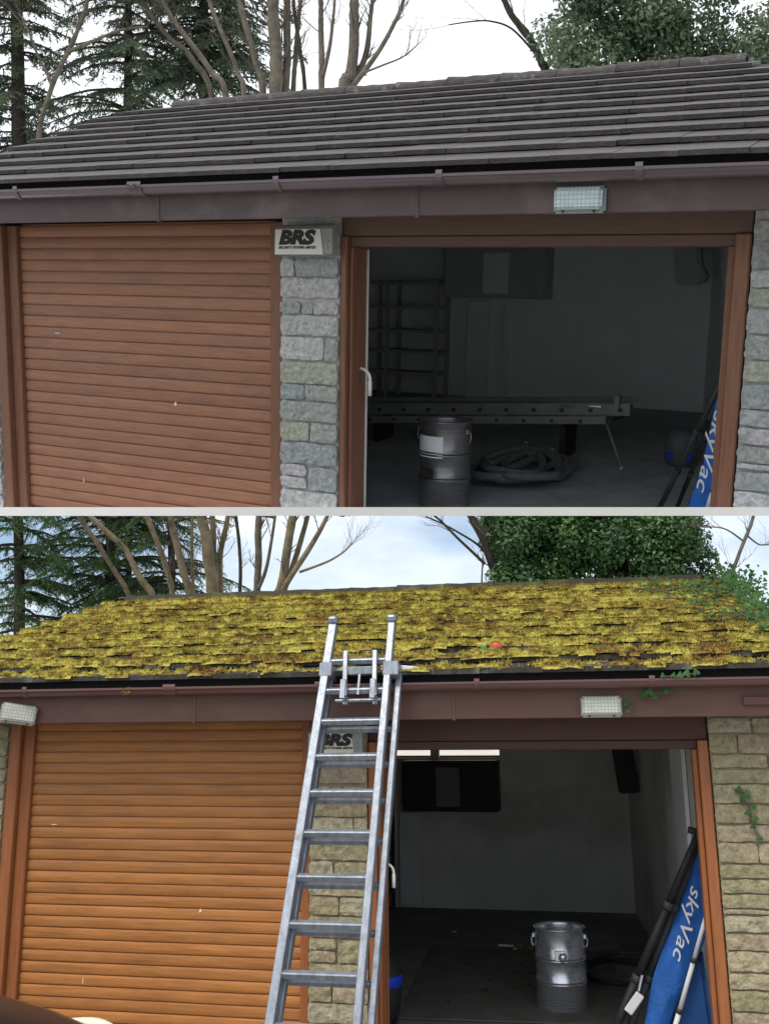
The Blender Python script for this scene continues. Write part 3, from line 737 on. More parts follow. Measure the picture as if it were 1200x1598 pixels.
# ------------------------------------------------------------------ moss on the lower roof
def moss(I, rf, Lt):
    rnd = random.Random(5)
    nrm, sd, gg = I['nrm'], I['sdir'], I['gg']
    cushion, tips = MB(), MB()
    for ri, (base, xa, xb) in enumerate(I['rows']):
        nx = int((xb - xa) / .022); ny = 14
        ids = {}
        for j in range(ny + 1):
            s = -.018 + (gg + .03) * j / ny
            for i in range(nx + 1):
                x = xa - .01 + (xb - xa + .02) * i / nx
                big = noise.noise(Vector((x * 1.1, ri * .8 + s * 3, 3.3)))
                med = noise.noise(Vector((x * 6, (ri * gg + s) * 9, 8.1)))
                fin = noise.noise(Vector((x * 26, (ri * gg + s) * 30, 1.1)))
                low = {0: -.28, 1: .02, 2: .12}.get(ri, .20)
                lip = noise.noise(Vector((x * 4.5, ri * 3.1, 5.5)))
                d = low + .45 * big + .75 * med + .45 * fin + ((.30 * lip + .06) if s < .03 else .12 if s < gg * .6 else -.42 * (s / gg - .6) / .4)
                h = max(0, d + .28)
                hh = min(.040, h * .055) * (1.0 if s > .012 else .35)
                p = base + sd * s + Vector((x + fin * .004, 0, 0)) + nrm * (.032 - .043 * max(0, s) / gg + hh - (.010 if s < -.005 else 0))
                ids[i, j] = (len(cushion.v), h); cushion.v.append(tuple(p))
                if h > .03 and j < ny and s > (-.012 if lip > -.05 else .004):
                    for q in range(3 if h > .2 else 2):
                        a = rnd.uniform(0, 6.28); L_ = rnd.uniform(.008, .028) * (1 if h > .2 else .75); wd = rnd.uniform(.004, .008)
                        c_ = p + Vector((rnd.uniform(-.011, .011), 0, 0)) + sd * rnd.uniform(-.011, .011)
                        dr = Vector((math.cos(a), 0, 0)) * .7 + sd * math.sin(a) * .7
                        tip = c_ + nrm * L_ * .9 + dr * L_ * rnd.uniform(.2, .8) - sd * .003
                        sdw = Vector((-math.sin(a), 0, 0)) * wd + sd * math.cos(a) * wd
                        b = len(tips.v); tips.v += [tuple(c_ - sdw), tuple(c_ + sdw), tuple(tip)]; tips.f.append((b, b + 1, b + 2))
        for j in range(ny):
            for i in range(nx):
                q = [ids[i, j], ids[i + 1, j], ids[i + 1, j + 1], ids[i, j + 1]]
                if sum(h > .02 for _, h in q) >= 2 and (j > 0 or noise.noise(Vector(((xa + (xb - xa) * i / nx) * 4.5, ri * 3.1, 5.5))) > -.06): cushion.f.append(tuple(a for a, _ in q))
    # rounded cushions
    for q in range(4200):
        ri = rnd.randrange(0, I['NR']); base, xa, xb = I['rows'][ri]
        x = rnd.uniform(xa, xb); s = rnd.uniform(.004, gg * .8)
        den = .25 + .45 * noise.noise(Vector((x * 1.1, ri * .8 + s * 3, 3.3))) + .7 * noise.noise(Vector((x * 6, (ri * gg + s) * 9, 8.1))) - (.35 if ri == 0 else 0)
        if den < rnd.uniform(-.1, .5): continue
        r = rnd.uniform(.012, .042) * rnd.uniform(.6, 1.1); n = 8
        p = base + sd * s + Vector((x, 0, 0)) + nrm * (.030 - .043 * s / gg + .018)
        k0 = len(cushion.v); ph = rnd.uniform(0, 6)
        for el in (0, .55, 1.05):
            for i in range(n):
                a = ph + 2 * math.pi * i / n; rr = r * math.cos(el) * rnd.uniform(.8, 1.2)
                v = Vector((math.cos(a) * rr * 1.25, 0, 0)) + sd * (math.sin(a) * rr) + nrm * (math.sin(el) * r * .85)
                cushion.v.append(tuple(p + v))
                if el > .1:
                    for z in range(2):
                        t = Vector((-math.sin(a), 0, 0)) + sd * math.cos(a); w = v.normalized() * rnd.uniform(.008, .018)
                        o_ = p + v + t * rnd.uniform(-.008, .008); b = len(tips.v); tips.v += [tuple(o_ - t * .004), tuple(o_ + t * .004), tuple(o_ + w)]; tips.f.append((b, b + 1, b + 2))
        cushion.v.append(tuple(p + nrm * r * .9))
        for g_ in range(2):
            for i in range(n): cushion.f.append((k0 + g_ * n + i, k0 + g_ * n + (i + 1) % n, k0 + (g_ + 1) * n + (i + 1) % n, k0 + (g_ + 1) * n + i))
        for i in range(n): cushion.f.append((k0 + 2 * n + i, k0 + 2 * n + (i + 1) % n, k0 + 3 * n))
    # clumps that have slid onto the tile edges and the ridge
    for q in range(420):
        ri = rnd.randrange(0, I['NR']); base, xa, xb = I['rows'][ri]
        x = rnd.uniform(xa, xb); p = base + Vector((x, 0, 0)) + sd * rnd.uniform(-.012, .05) + nrm * .03
        if ri < 1 and rnd.random() < .5: continue
        r = rnd.uniform(.012, .034)
        for z in range(16):
            a = rnd.uniform(0, 6.28); e = rnd.uniform(-.1, 1.4)
            v = Vector((math.cos(a) * math.cos(e), 0, 0)) + sd * math.sin(a) * math.cos(e) + nrm * math.sin(e)
            t = Vector((-math.sin(a), 0, 0)) + sd * math.cos(a)
            b = len(tips.v); tips.v += [tuple(p + v * r * .5 - t * .007), tuple(p + v * r * .5 + t * .007), tuple(p + v * r * 1.3)]; tips.f.append((b, b + 1, b + 2))
    cushion.part('moss', MT['moss'], rf, kind='stuff')
    tips.part('moss_tips', MT['mossblade'], rf, kind='stuff')


moss(I_lo, R_lo, LO)
# scraps of dirt left on the gutter joints
rnd = random.Random(77)
for Lt, G, xs, z, mt_ in ((HI, G_hi, [(1.55, 26, .045)], DH['gz'], MT['bark_grey']), (LO, G_lo, [(1.02, 14, .03)], DL['gz'], MT['mossblade'])):
    for x, n, r in xs:
        mb = MB()
        for i in range(n):
            c_ = Vector((x + rnd.uniform(-r, r), -.505 - rnd.uniform(0, .012), z - rnd.uniform(-.004, .05)))
            for q in range(4):
                a = Vector((rnd.uniform(-1, 1), rnd.uniform(-.6, .1), rnd.uniform(-1, 1))) * .013
                b_ = Vector((rnd.uniform(-1, 1), rnd.uniform(-.6, .1), rnd.uniform(-1, 1))) * .010
                mb.add([c_, c_ + a, c_ + b_], [(0, 1, 2)])
        mb.part('dirt', mt_, G, kind='stuff')

# ------------------------------------------------------------------ extension ladder leaning on the lower gutter
lad = thing(LO, 'extension_ladder', 'aluminium extension ladder leaning on the gutter of the mossy roof', 'ladder', (2.63, -1.5, -2.1))
TA = math.tan(R(22))
yl = lambda z: -.58 - (.4 - z) * TA
xl_ = lambda z: 2.388 + (z + 1.412) * .0478
xr_ = lambda z: 2.878 + (z + 1.393) * .013
up = Vector((0, 1, -.3))
alu = MT['alu']
def rail(x, zb, zt, dy, w, d, name='rail'):
    a = Vector((x(zb), yl(zb) + dy, zb)); b = Vector((x(zt), yl(zt) + dy, zt))
    return MB().bar(a, b, w, d).part(name, alu, lad, bevel=.004)
rail(xl_, -2.0, .775, 0, .052, .066)
rail(xr_, -2.0, .775, 0, .044, .066)
rail(lambda z: xl_(z) + .012, -2.09, .47, .085, .05, .066)
rail(lambda z: xr_(z) + .062, -2.09, .47, .085, .036, .066)
for z in (.52, .325, .128, -.088, -.300, -.530, -.768, -1.010, -1.255, -1.50, -1.74):
    a = Vector((xl_(z) + .02, yl(z), z)); b = Vector((xr_(z) - .016, yl(z), z + .003))
    r_ = MB().bar(a, b, .040, .040, (0, 1, .4)).part('rung', alu, lad, bevel=.006)
    if z < .2:
        z2 = z - .052
        MB().bar((xl_(z2) + .03, yl(z2) + .085, z2), (xr_(z2) + .04, yl(z2) + .085, z2 + .003), .034, .036, (0, 1, .4)).part('rung', alu, lad, bevel=.006)
for x, s in ((xl_, -1), (xr_, 1)):
    z = .775
    p = Vector((x(z), yl(z), z))
    MB().bar(p + Vector((0, -.045, .028)), p + Vector((0, .06, .045)), .062, .05, (0, 0, 1)).part('end_cap', MT['alu'], lad, bevel=.012)
    MB().bar(p + Vector((0, .05, .03)), p + Vector((0, .05, -.05)), .03, .03).part('hook', MT['rubber'], lad, bevel=.004)
    z = .45
    p = Vector((x(z) + (.022 if s > 0 else .004), yl(z) + .03, z))
    MB().bar(p + Vector((0, .0, -.045)), p + Vector((0, .022, .05)), .105 if s > 0 else .085, .16).part('clamp', alu, lad, bevel=.006)
# stand-off frame between the rails
for x in (2.612, 2.812):
    MB().bar((x + .02, yl(.30) - .05, .29), (x, yl(.58) - .05, .59), .030, .016).part('stay_bar', alu, lad, bevel=.003)
    MB().bar((x + .008, yl(.3) - .066, .275), (x + .006, yl(.4) - .066, .40), .036, .014).part('stay_bar', alu, lad, bevel=.003)
    MB().bar((x + .018, yl(.25) + .0, .235), (x + .018, yl(.3) + .0, .285), .034, .02).part('stay_foot', alu, lad, bevel=.003)
MB().bar((2.61, yl(.46) - .04, .455), (2.81, yl(.46) - .04, .458), .05, .012).part('stay_plate', alu, lad, bevel=.003)
MB().extrude([(2.44, -.47, .46), (2.60, -.47, .49), (2.60, -.47, .455), (2.44, -.47, .43)], (0, .03, 0)).part('stand_off_board', MT['white'], lad, bevel=.003)
MB().extrude([(2.83, -.47, .495), (3.00, -.47, .490), (3.11, -.47, .475), (3.11, -.47, .455), (2.98, -.47, .445), (2.83, -.47, .440)], (0, .03, 0)).part('stand_off_board', MT['white'], lad, bevel=.003)
MB().bar((2.715, yl(.33) - .03, .30), (2.717, yl(.46) - .03, .46), .014, .01).part('stay_bar', alu, lad)
MB().bar((2.56, yl(.26), .262), (2.87, yl(.26), .265), .02, .02, (0, 1, .4)).part('stay_bar', alu, lad, bevel=.004)
for x, s in ((xl_, 0), (xr_, 0), (lambda z: xl_(z) + .012, .085), (lambda z: xr_(z) + .062, .085)):
    z = -2.06 if s else -1.98
    MB().box(x(z) - .035, x(z) + .035, yl(z) + s - .045, yl(z) + s + .045, z - .04, z + .05).part('foot', MT['rubber'], lad, bevel=.006)

# ------------------------------------------------------------------ steel drums
def drum(Lt, x, y, z0, z1, r, label, body, sticker):
    t = thing(Lt, 'vacuum_drum', label, 'drum', (x, y, z0))
    h = z1 - z0
    pr = [(0, 0), (r * .97, 0), (r, .01)]
    for f in (.34, .37, .62, .65):
        pr += [(r, h * f - .012), (r + .006, h * f - .006), (r + .006, h * f + .002), (r, h * f + .008)]
    pr += [(r, h - .02), (r + .006, h - .014), (r + .008, h - .006), (r + .004, h), (r - .004, h), (r - .008, h - .02), (r - .01, h * .75), (r - .01, .03), (0, .03)]
    MB().lathe((x, y, z0), pr, 40).part('drum', body, t, smooth=True)
    MB().tube([(x + (r + .005) * math.cos(a), y + (r + .005) * math.sin(a), z1 - .006) for a in [2 * math.pi * i / 40 for i in range(41)]], .006, 6, False).part('rim', body, t, smooth=True)
    for sx in (-1, 1):
        px = x + sx * (r + .004)
        MB().tube(smooth_path([(px, y - .03, z1 - .07), (px + sx * .016, y - .03, z1 - .085), (px + sx * .017, y - .03, z1 - .125), (px + sx * .004, y - .03, z1 - .15)]), .006, 8).part('handle', body, t, smooth=True)
        MB().box(px - .012, px + .012, y - .06, y, z1 - .085, z1 - .05).part('latch', body, t, bevel=.004)
    if sticker:
        a0, a1 = R(-150), R(-72); n = 12; vs = []; fs = []
        zz0, zz1 = z1 - .245, z1 - .10
        for i in range(n + 1):
            a = lerp(a0, a1, i / n); vs += [(x + (r + .003) * math.cos(a), y + (r + .003) * math.sin(a), zz) for zz in (zz0, zz1)]
        for i in range(n): fs.append((2 * i, 2 * i + 2, 2 * i + 3, 2 * i + 1))
        MB().add(vs, fs).part('label', MT['label'], t, smooth=True)
        MB().box(x - r * .55, x - r * .05, y - r - .012, y - r * .6, z0 + h * .36, z0 + h * .47).part('plate', MT['dark'], t, bevel=.004)
        MB().lathe((x - r * .2, y - r - .012, z0 + h * .415), [(0, -.02), (.022, -.02), (.025, 0)], 14, 'y').part('knob', MT['rubber'], t)
    else:
        MB().box(x - .03, x + .05, y - r - .012, y - r * .7, z1 - .225, z1 - .15).part('inlet_plate', MT['chrome'], t, bevel=.004)
        MB().lathe((x + .035, y - r + .005, z1 - .187), [(.0, -.085), (.032, -.085), (.032, -.05), (.028, 0)], 18, 'y').part('inlet', body, t, smooth=True)
    return t


drum(HI, 2.87, 1.08, -1.70, -1.10, .175, 'scuffed steel vacuum drum with white paper label standing by black hose coils', MT['steel_dull'], True)
drum(LO, 3.80, 1.75, -2.096, -1.485, .20, 'shiny steel vacuum drum with hose inlet standing on the garage mat', MT['steel'], False)


def hose(Lt, name, pts, r, mt_, label):
    o = MB(); path = smooth_path(pts, 7); rad = [r * (1 + .10 * (i % 2)) for i in range(len(path))]
    o.tube(path, rad, 10)
    return o.single(Lt, name, mt_, pts[0], label, 'hose', smooth=True)


def coil(cx, cy, zfun, rx, ry, turns, h, r, seed, ph=0):
    rd = random.Random(seed); pts = []
    for i in range(int(turns * 10)):
        a = ph + 2 * math.pi * i / 10; s = rd.uniform(.88, 1.08)
        x = cx + rx * s * math.cos(a); y = cy + ry * s * math.sin(a)
        pts.append((x, y, zfun(y) + r + h * i / (turns * 10) + rd.uniform(0, .01)))
    return pts


hp = []
hr = random.Random(21)
for i in range(30):
    a_ = .9 * i; q_ = 1 + .35 * math.sin(i * 1.7)
    x_ = 3.10 + (.30 * q_) * math.cos(a_) + .10 * math.sin(i * .41); y_ = 2.0 + .34 * q_ * math.sin(a_) + hr.uniform(-.04, .04)
    hp.append((x_, y_, zf(y_) + .032 + .045 * abs(math.sin(i * .9)) + .0022 * i))
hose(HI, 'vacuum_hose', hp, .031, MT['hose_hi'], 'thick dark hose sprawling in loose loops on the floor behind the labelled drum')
hose(LO, 'vacuum_hose', coil(4.28, 2.9, lambda y: -2.096, .34, .50, 2.6, .08, .03, 8), .03, MT['rubber2'], 'thick black hose coiled on the floor behind the shiny drum')
for i, (x, y) in enumerate(((3.00, 1.66), (2.93, 2.5), (3.2, 2.35), (2.82, 1.55))):
    MB().tube([(x, y, zf(y) + .10 + (.06 if i in (1, 2) else 0)), (x + .03, y + .01, zf(y) + .085 + (.06 if i in (1, 2) else 0))], .011, 8).single(HI, 'hose_clip', MT['chrome'], (x, y, zf(y)), 'small bright metal clip on the loose dark hose behind the labelled drum', 'clip', 'clips on the hose coils')

# bucket-shaped vacuum with a blue band at the jamb, and blue tub at the upper garage's wall
t = thing(LO, 'tub_vacuum', 'black tub vacuum with a bright blue band just inside the door jamb', 'vacuum', (2.47, 1.05, -2.1))
MB().lathe((2.47, 1.05, -2.06), [(0, 0), (.12, 0), (.15, .05), (.165, .16), (.165, .24)], 28).part('tub', MT['dark'], t, smooth=True)
MB().lathe((2.47, 1.05, -2.06), [(.165, .24), (.172, .25), (.172, .31), (.165, .32)], 28).part('band', MT['blueband'], t, smooth=True)
MB().lathe((2.47, 1.05, -2.06), [(.165, .32), (.15, .40), (.10, .47), (.04, .50), (0, .505)], 28).part('lid', MT['dark'], t, smooth=True)
MB().tube(arc((2.38, 1.05, -1.58), (2.47, 1.05, -1.47), (2.56, 1.05, -1.58), 8), .012, 8).part('handle', MT['dark'], t, smooth=True)
for a in (0, 2, 4):
    MB().lathe((2.47 + .12 * math.cos(a), 1.05 + .12 * math.sin(a), -2.096), [(0, 0), (.022, 0), (.022, .036), (0, .036)], 10).part('castor', MT['rubber'], t)
t = thing(HI, 'tub_vacuum', 'dark tub with two blue patches against the far side wall', 'tub', (4.10, 2.85, zf(2.85)))
z = zf(2.85)
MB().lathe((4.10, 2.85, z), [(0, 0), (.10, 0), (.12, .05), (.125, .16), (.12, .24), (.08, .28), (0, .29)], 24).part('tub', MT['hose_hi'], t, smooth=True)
for a in (-2.1, -.9):
    MB().box(4.10 + .115 * math.cos(a) - .035, 4.10 + .115 * math.cos(a) + .035, 2.85 + .115 * math.sin(a) - .02, 2.85 + .115 * math.sin(a) + .02, z + .05, z + .11).part('panel', MT['blueband'], t, bevel=.01)
MB().tube(arc((4.0, 2.8, z + .22), (4.1, 2.8, z + .34), (4.2, 2.8, z + .22), 8), .008, 8).part('handle', MT['blueband'], t, smooth=True)

# ------------------------------------------------------------------ bags and poles by the jamb
def bag(Lt, left, right, y, label, txt_at, tdir, tsize, twidth):
    """long sleeve: rows of (x, z) left and right edges, padded thickness"""
    t = thing(Lt, 'equipment_bag', label, 'bag', (left[-1][0], y, left[-1][1]))
    mb = MB(); n = 12; rows = len(left)
    Lp = smooth_path([(a, 0, b) for a, b in left], 4); Rp = smooth_path([(a, 0, b) for a, b in right], 4)
    for i, (a, b) in enumerate(zip(Lp, Rp)):
        w_ = (b - a).length
        for j in range(2 * n):
            th = 2 * math.pi * j / (2 * n)
            f = .5 - .5 * math.cos(th); s = math.sin(th)
            p = a.lerp(b, f); wr = noise.noise(Vector((p.x * 14, p.z * 9, 2.2))) * .022 + abs(noise.noise(Vector((p.x * 9 + p.z * 7, p.z * 4, 6.2)))) * .045
            mb.v.append((p.x, y - s * min(.05, .28 * w_) + (wr if s > 0 else 0), p.z))
    m_ = len(Lp)
    for i in range(m_ - 1):
        for j in range(2 * n):
            a = i * 2 * n + j; b = i * 2 * n + (j + 1) % (2 * n)
            mb.f.append((a, b, b + 2 * n, a + 2 * n))
    mb.f.append(tuple(range(2 * n))); mb.f.append(tuple(range((m_ - 1) * 2 * n, m_ * 2 * n)))
    mb.part('sleeve', MT['blue'], t, smooth=True)
    me = text_mesh('lettering', 'skyVac', tsize * Lt.k, MT['white'], width=twidth * Lt.k, shear=.35, bold=.0005 * Lt.k)
    d = Vector(tdir).normalized(); u = Vector((-d.z, 0, d.x))
    put_text(Lt, me, t, (txt_at[0], y - .078, txt_at[1]), d, u)
    return t


bag(LO, [(4.855, -.66), (4.80, -.80), (4.745, -.97), (4.70, -1.12), (4.62, -1.30), (4.50, -1.56), (4.44, -1.78), (4.36, -2.08)],
    [(4.90, -.66), (4.90, -.80), (4.90, -.97), (4.90, -1.12), (4.87, -1.30), (4.74, -1.56), (4.62, -1.78), (4.52, -2.08)], .56,
    'blue bag with white lettering leaning behind black poles at the oak jamb', (4.79, -.98), (-.36, 0, -1), .115, .50)
bag(HI, [(4.755, -.72), (4.72, -.82), (4.695, -1.03), (4.655, -1.25), (4.63, -1.33), (4.61, -1.40)],
    [(4.90, -.72), (4.90, -.82), (4.88, -1.03), (4.86, -1.25), (4.83, -1.33), (4.80, -1.39)], .5,
    'blue bag with white lettering leaning at the jamb of the grey stone pier', (4.735, -.84), (-.16, 0, -1), .09, .46)


def pole(Lt, name, a, b, r, mt_, label, cat='pole', tip=None):
    t = thing(Lt, name, label, cat, b)
    a, b = Vector(a), Vector(b); n = 4
    for i in range(3):
        MB().tube([b.lerp(a, i / 3), b.lerp(a, (i + .985) / 3)], [r * (1 - .09 * i)] * 2, 10).part('section', mt_, t, smooth=True)
        if i: MB().tube([b.lerp(a, i / 3 - .012), b.lerp(a, i / 3 + .018)], r * 1.22, 10).part('collar', MT['darkgrey'], t, smooth=True)
    if tip: MB().tube([a, a + Vector(tip)], r * .8, 8).part('hook', mt_, t, smooth=True)
    return t


pole(LO, 'telescopic_pole', (4.86, .40, -.63), (4.14, .62, -2.08), .030, MT['rubber'], 'thick black pole with hooked end, foremost in front of the blue bag', tip=(-.07, 0, .02))
pole(LO, 'telescopic_pole', (4.875, .46, -.66), (4.25, .68, -2.08), .026, MT['darkgrey'], 'charcoal pole lying close behind the thick black pole with hooked end')
pole(LO, 'white_pole', (4.875, .38, -1.12), (4.53, .46, -2.08), .017, MT['white'], 'slim white pole leaning across the blue bag beside the oak jamb')
t = thing(LO, 'wall_bracket', 'short pale fitting clipped at the foot of the blue bag', 'fitting', (4.37, .5, -1.8))
MB().bar((4.40, .50, -1.68), (4.31, .52, -1.80), .06, .03).part('clip', MT['white'], t, bevel=.006)
MB().tube([(4.42, .5, -1.56), (4.39, .5, -1.66)], .010, 8).part('pin', MT['chrome'], t)
pole(HI, 'telescopic_pole', (4.755, .40, -.70), (4.24, 1.55, -1.64), .018, MT['darkgrey'], 'charcoal pole leaning from the floor to the jamb of the grey stone pier')
pole(HI, 'telescopic_pole', (4.77, .44, -.74), (4.34, 1.62, -1.64), .015, MT['rubber'], 'thin black pole behind the charcoal pole at the grey stone pier')
pole(HI, 'white_pole', (4.81, .36, -1.10), (4.74, .40, -1.37), .016, MT['white'], 'slim white pole leaning across the blue bag beside the reddish jamb')
t = thing(LO, 'dark_holdall', 'navy folded holdall slumped under the white pole', 'bag', (4.72, .75, -2.1))
MB().extrude([(4.55, .66, -2.09), (4.60, .66, -1.75), (4.70, .66, -1.52), (4.84, .66, -1.42), (4.88, .66, -2.09)], (0, .16, 0)).part('body', MT['blue2'], t, bevel=.03, seg=2)
MB().tube(smooth_path([(4.62, .65, -1.72), (4.66, .62, -1.60), (4.76, .62, -1.50), (4.82, .65, -1.48)]), .012, 8).part('strap', MT['dark'], t, smooth=True)

# ------------------------------------------------------------------ things inside
def cabinet(Lt, x0, x1, y0, y1, z0, z1, sheet, label, cm, pm):
    t = thing(Lt, 'wall_cabinet', label, 'cabinet', ((x0 + x1) / 2, y1, z0))
    MB().box(x0, x1, y0 + .02, y1, z0, z1).part('carcass', cm, t, bevel=.004)
    xm = (x0 + x1) / 2
    for a, b in ((x0 + .01, xm - .004), (xm + .004, x1 - .01)):
        MB().box(a, b, y0, y0 + .018, z0 + .01, z1 - .01).part('door', cm, t, bevel=.004)
    a, b, c_, d = sheet
    MB().box(a, b, y0 - .004, y0 - .001, c_, d).part('notice', pm, t)


cabinet(LO, 1.72, 2.90, 5.72, 6.09, -.94, -.34, (2.15, 2.44, -.88, -.42), 'dark wall cabinet with a pale notice under the strip windows', MT['dark'], MT['paper'])
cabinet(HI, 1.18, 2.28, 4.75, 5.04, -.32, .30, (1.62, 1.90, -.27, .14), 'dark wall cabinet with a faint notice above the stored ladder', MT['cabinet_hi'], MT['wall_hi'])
for Lt, x, y, z, lab in ((LO, 4.42, 4.75, -.66, 'black bag hanging high in the far corner of the mossy roofed garage'), (HI, 3.78, 4.15, -.16, 'black bag hanging high in the far corner of the clean roofed garage')):
    t = thing(Lt, 'hanging_bag', lab, 'bag', (x, y, z))
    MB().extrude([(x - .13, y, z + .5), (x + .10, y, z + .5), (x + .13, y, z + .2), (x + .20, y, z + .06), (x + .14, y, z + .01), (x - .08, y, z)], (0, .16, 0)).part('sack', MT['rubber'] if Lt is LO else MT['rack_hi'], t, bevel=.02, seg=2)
    MB().tube([(x - .02, y + .08, z + .49), (x - .02, y + .08, z + .66)], .01, 6).part('strap', MT['rubber'], t)
# shelving racks
t = thing(HI, 'shelving_rack', 'dark metal shelving rack against the rear wall beside the stored ladder', 'shelves', (.8, 4.8, -1.39))
for x in (.34, .58, 1.16):
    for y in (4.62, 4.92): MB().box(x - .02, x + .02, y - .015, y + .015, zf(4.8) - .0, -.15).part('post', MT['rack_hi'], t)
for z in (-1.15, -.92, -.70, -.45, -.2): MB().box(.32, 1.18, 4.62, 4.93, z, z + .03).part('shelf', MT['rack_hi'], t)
t = thing(LO, 'shelving_rack', 'dark metal shelving rack in the gloom behind the leaning ladder', 'shelves', (1.3, 5.8, -2.1))
for x in (.7, 1.18, 1.55):
    for y in (5.6, 5.95): MB().box(x - .02, x + .02, y - .015, y + .015, -2.095, -.3).part('post', MT['darkgrey'], t)
for z in (-1.9, -1.45, -1.0, -.55): MB().box(.68, 1.57, 5.6, 5.96, z, z + .03).part('shelf', MT['darkgrey'], t)

# ladder stored on its edge inside the upper garage
t = thing(HI, 'stored_ladder', 'dull aluminium ladder lying on its edge across the garage floor', 'ladder', (2.5, 2.7, -1.35))
a0, a1 = Vector((1.2, 2.62, -1.30)), Vector((3.74, 2.62, -1.13))
dirv = (a1 - a0).normalized()
def lrail(p, q, h, w_, y, nm):
    return MB().extrude([(p.x, y, p.z - h / 2), (q.x, y, q.z - h / 2), (q.x, y, q.z + h / 2), (p.x, y, p.z + h / 2)], (0, w_, 0)).part(nm, MT['alu_dull'], t, bevel=.004)
lrail(a0 + Vector((0, 0, .005)), a1 + Vector((0, 0, .005)), .10, .03, 2.62, 'rail')
lrail(a0 + Vector((0, 0, -.085)), a1 + Vector((-.17, 0, -.085)), .065, .03, 2.56, 'rail')
lrail(a0 + Vector((0, 0, .06)), a1 + Vector((-.02, 0, .05)), .04, .03, 2.95, 'rail')
lrail(a0 + Vector((0, 0, -.06)), a1 + Vector((-.2, 0, -.06)), .05, .03, 2.99, 'rail')
for i in range(11):
    p = a0 + dirv * (.12 + .235 * i)
    MB().lathe((p.x, 2.60, p.z), [(0, 0), (.016, 0), (.018, .35), (0, .35)], 12, 'y').part('rung', MT['rubber2'], t)
    MB().lathe((p.x - .06, 2.545, p.z - .085), [(0, 0), (.014, 0), (.014, .40), (0, .40)], 12, 'y').part('rung', MT['rubber2'], t)
MB().box(3.62, 3.66, 2.58, 2.66, -1.12, -1.02).part('bracket', MT['alu_dull'], t)
MB().box(3.2, 3.3, 2.585, 2.615, -1.13, -1.12).part('bracket', MT['chrome'], t)
MB().box(3.42, 3.52, 2.585, 2.615, -1.12, -1.11).part('bracket', MT['chrome'], t)
for p, q in (((1.5, 2.8, zf(2.8)), (1.5, 2.8, -1.36)), ((3.2, 2.8, zf(2.8)), (3.2, 2.8, -1.30))):
    MB().bar(p, q, .05, .3).part('chock', MT['dark'], t)
MB().tube([(3.58, 2.55, -1.24), (3.73, 2.50, zf(2.5) + .015)], .011, 8).part('prop', MT['alu_dull'], t, smooth=True)
MB().tube([(3.72, 2.50, zf(2.5) + .03), (3.735, 2.50, zf(2.5) + .012)], .018, 8).part('prop_foot', MT['chrome'], t)

# mat and scraps on the lower garage floor
MB().extrude([(2.58, 1.2, -2.09), (4.35, 1.3, -2.09), (4.15, 3.9, -2.09), (2.38, 3.75, -2.09)], (0, 0, .012)).single(LO, 'floor_mat', MT['mat_floor'], (3.4, 2.4, -2.09), 'worn dark mat under the shiny drum', 'mat', bevel=.004)
rnd = random.Random(4)
for i in range(7):
    x, y = rnd.uniform(2.7, 3.5), rnd.uniform(1.5, 3.6)
    r = rnd.uniform(.012, .03); mb = MB(); n = 7
    ring = [(x + r * rnd.uniform(.6, 1.3) * math.cos(q * 6.28 / n), y + r * rnd.uniform(.6, 1.3) * math.sin(q * 6.28 / n), -2.076) for q in range(n)]
    mb.extrude(ring, (0, 0, .006)).single(LO, 'debris', MT['rubber'], (x, y, -2.076), 'dark crumb of dirt on the worn mat', 'debris', 'crumbs on the mat')
for x0, y0, l in ((3.05, 3.98, .16), (2.48, 4.6, .05)):
    MB().bar((x0, y0, -2.08), (x0 + l, y0 - .05, -2.075), .02, .01).single(LO, 'paper_scrap', MT['white'], (x0, y0, -2.09), 'pale strip of paper on the floor behind the drum' if l > .1 else 'tiny white scrap on the floor before the rear wall', 'paper')
for x0, y0, s in ((3.45, 3.8, 1), (4.18, 3.75, .8)):
    mb = MB()
    for i in range(26):
        a = rnd.uniform(0, 6.28); q = rnd.uniform(0, .2) * s
        p = Vector((x0 + q * math.cos(a) * 1.3, y0 + q * math.sin(a) * .7, -2.085 + rnd.uniform(0, .05)))
        d = Vector((rnd.uniform(-1, 1), rnd.uniform(-1, 1), rnd.uniform(-.2, .6))).normalized() * .05
        e = Vector((rnd.uniform(-1, 1), rnd.uniform(-1, 1), rnd.uniform(-.4, .4))).normalized() * .03
        mb.add([p, p + d, p + d * .6 + e, p + e], [(0, 1, 2, 3)])
    mb.single(LO, 'dry_leaf_heap', MT['mossblade'], (x0, y0, -2.09), 'heap of dry yellowish leaves left of the drum' if s == 1 else 'smaller heap of dry leaves by the hose coil', 'leaves', kind='stuff')

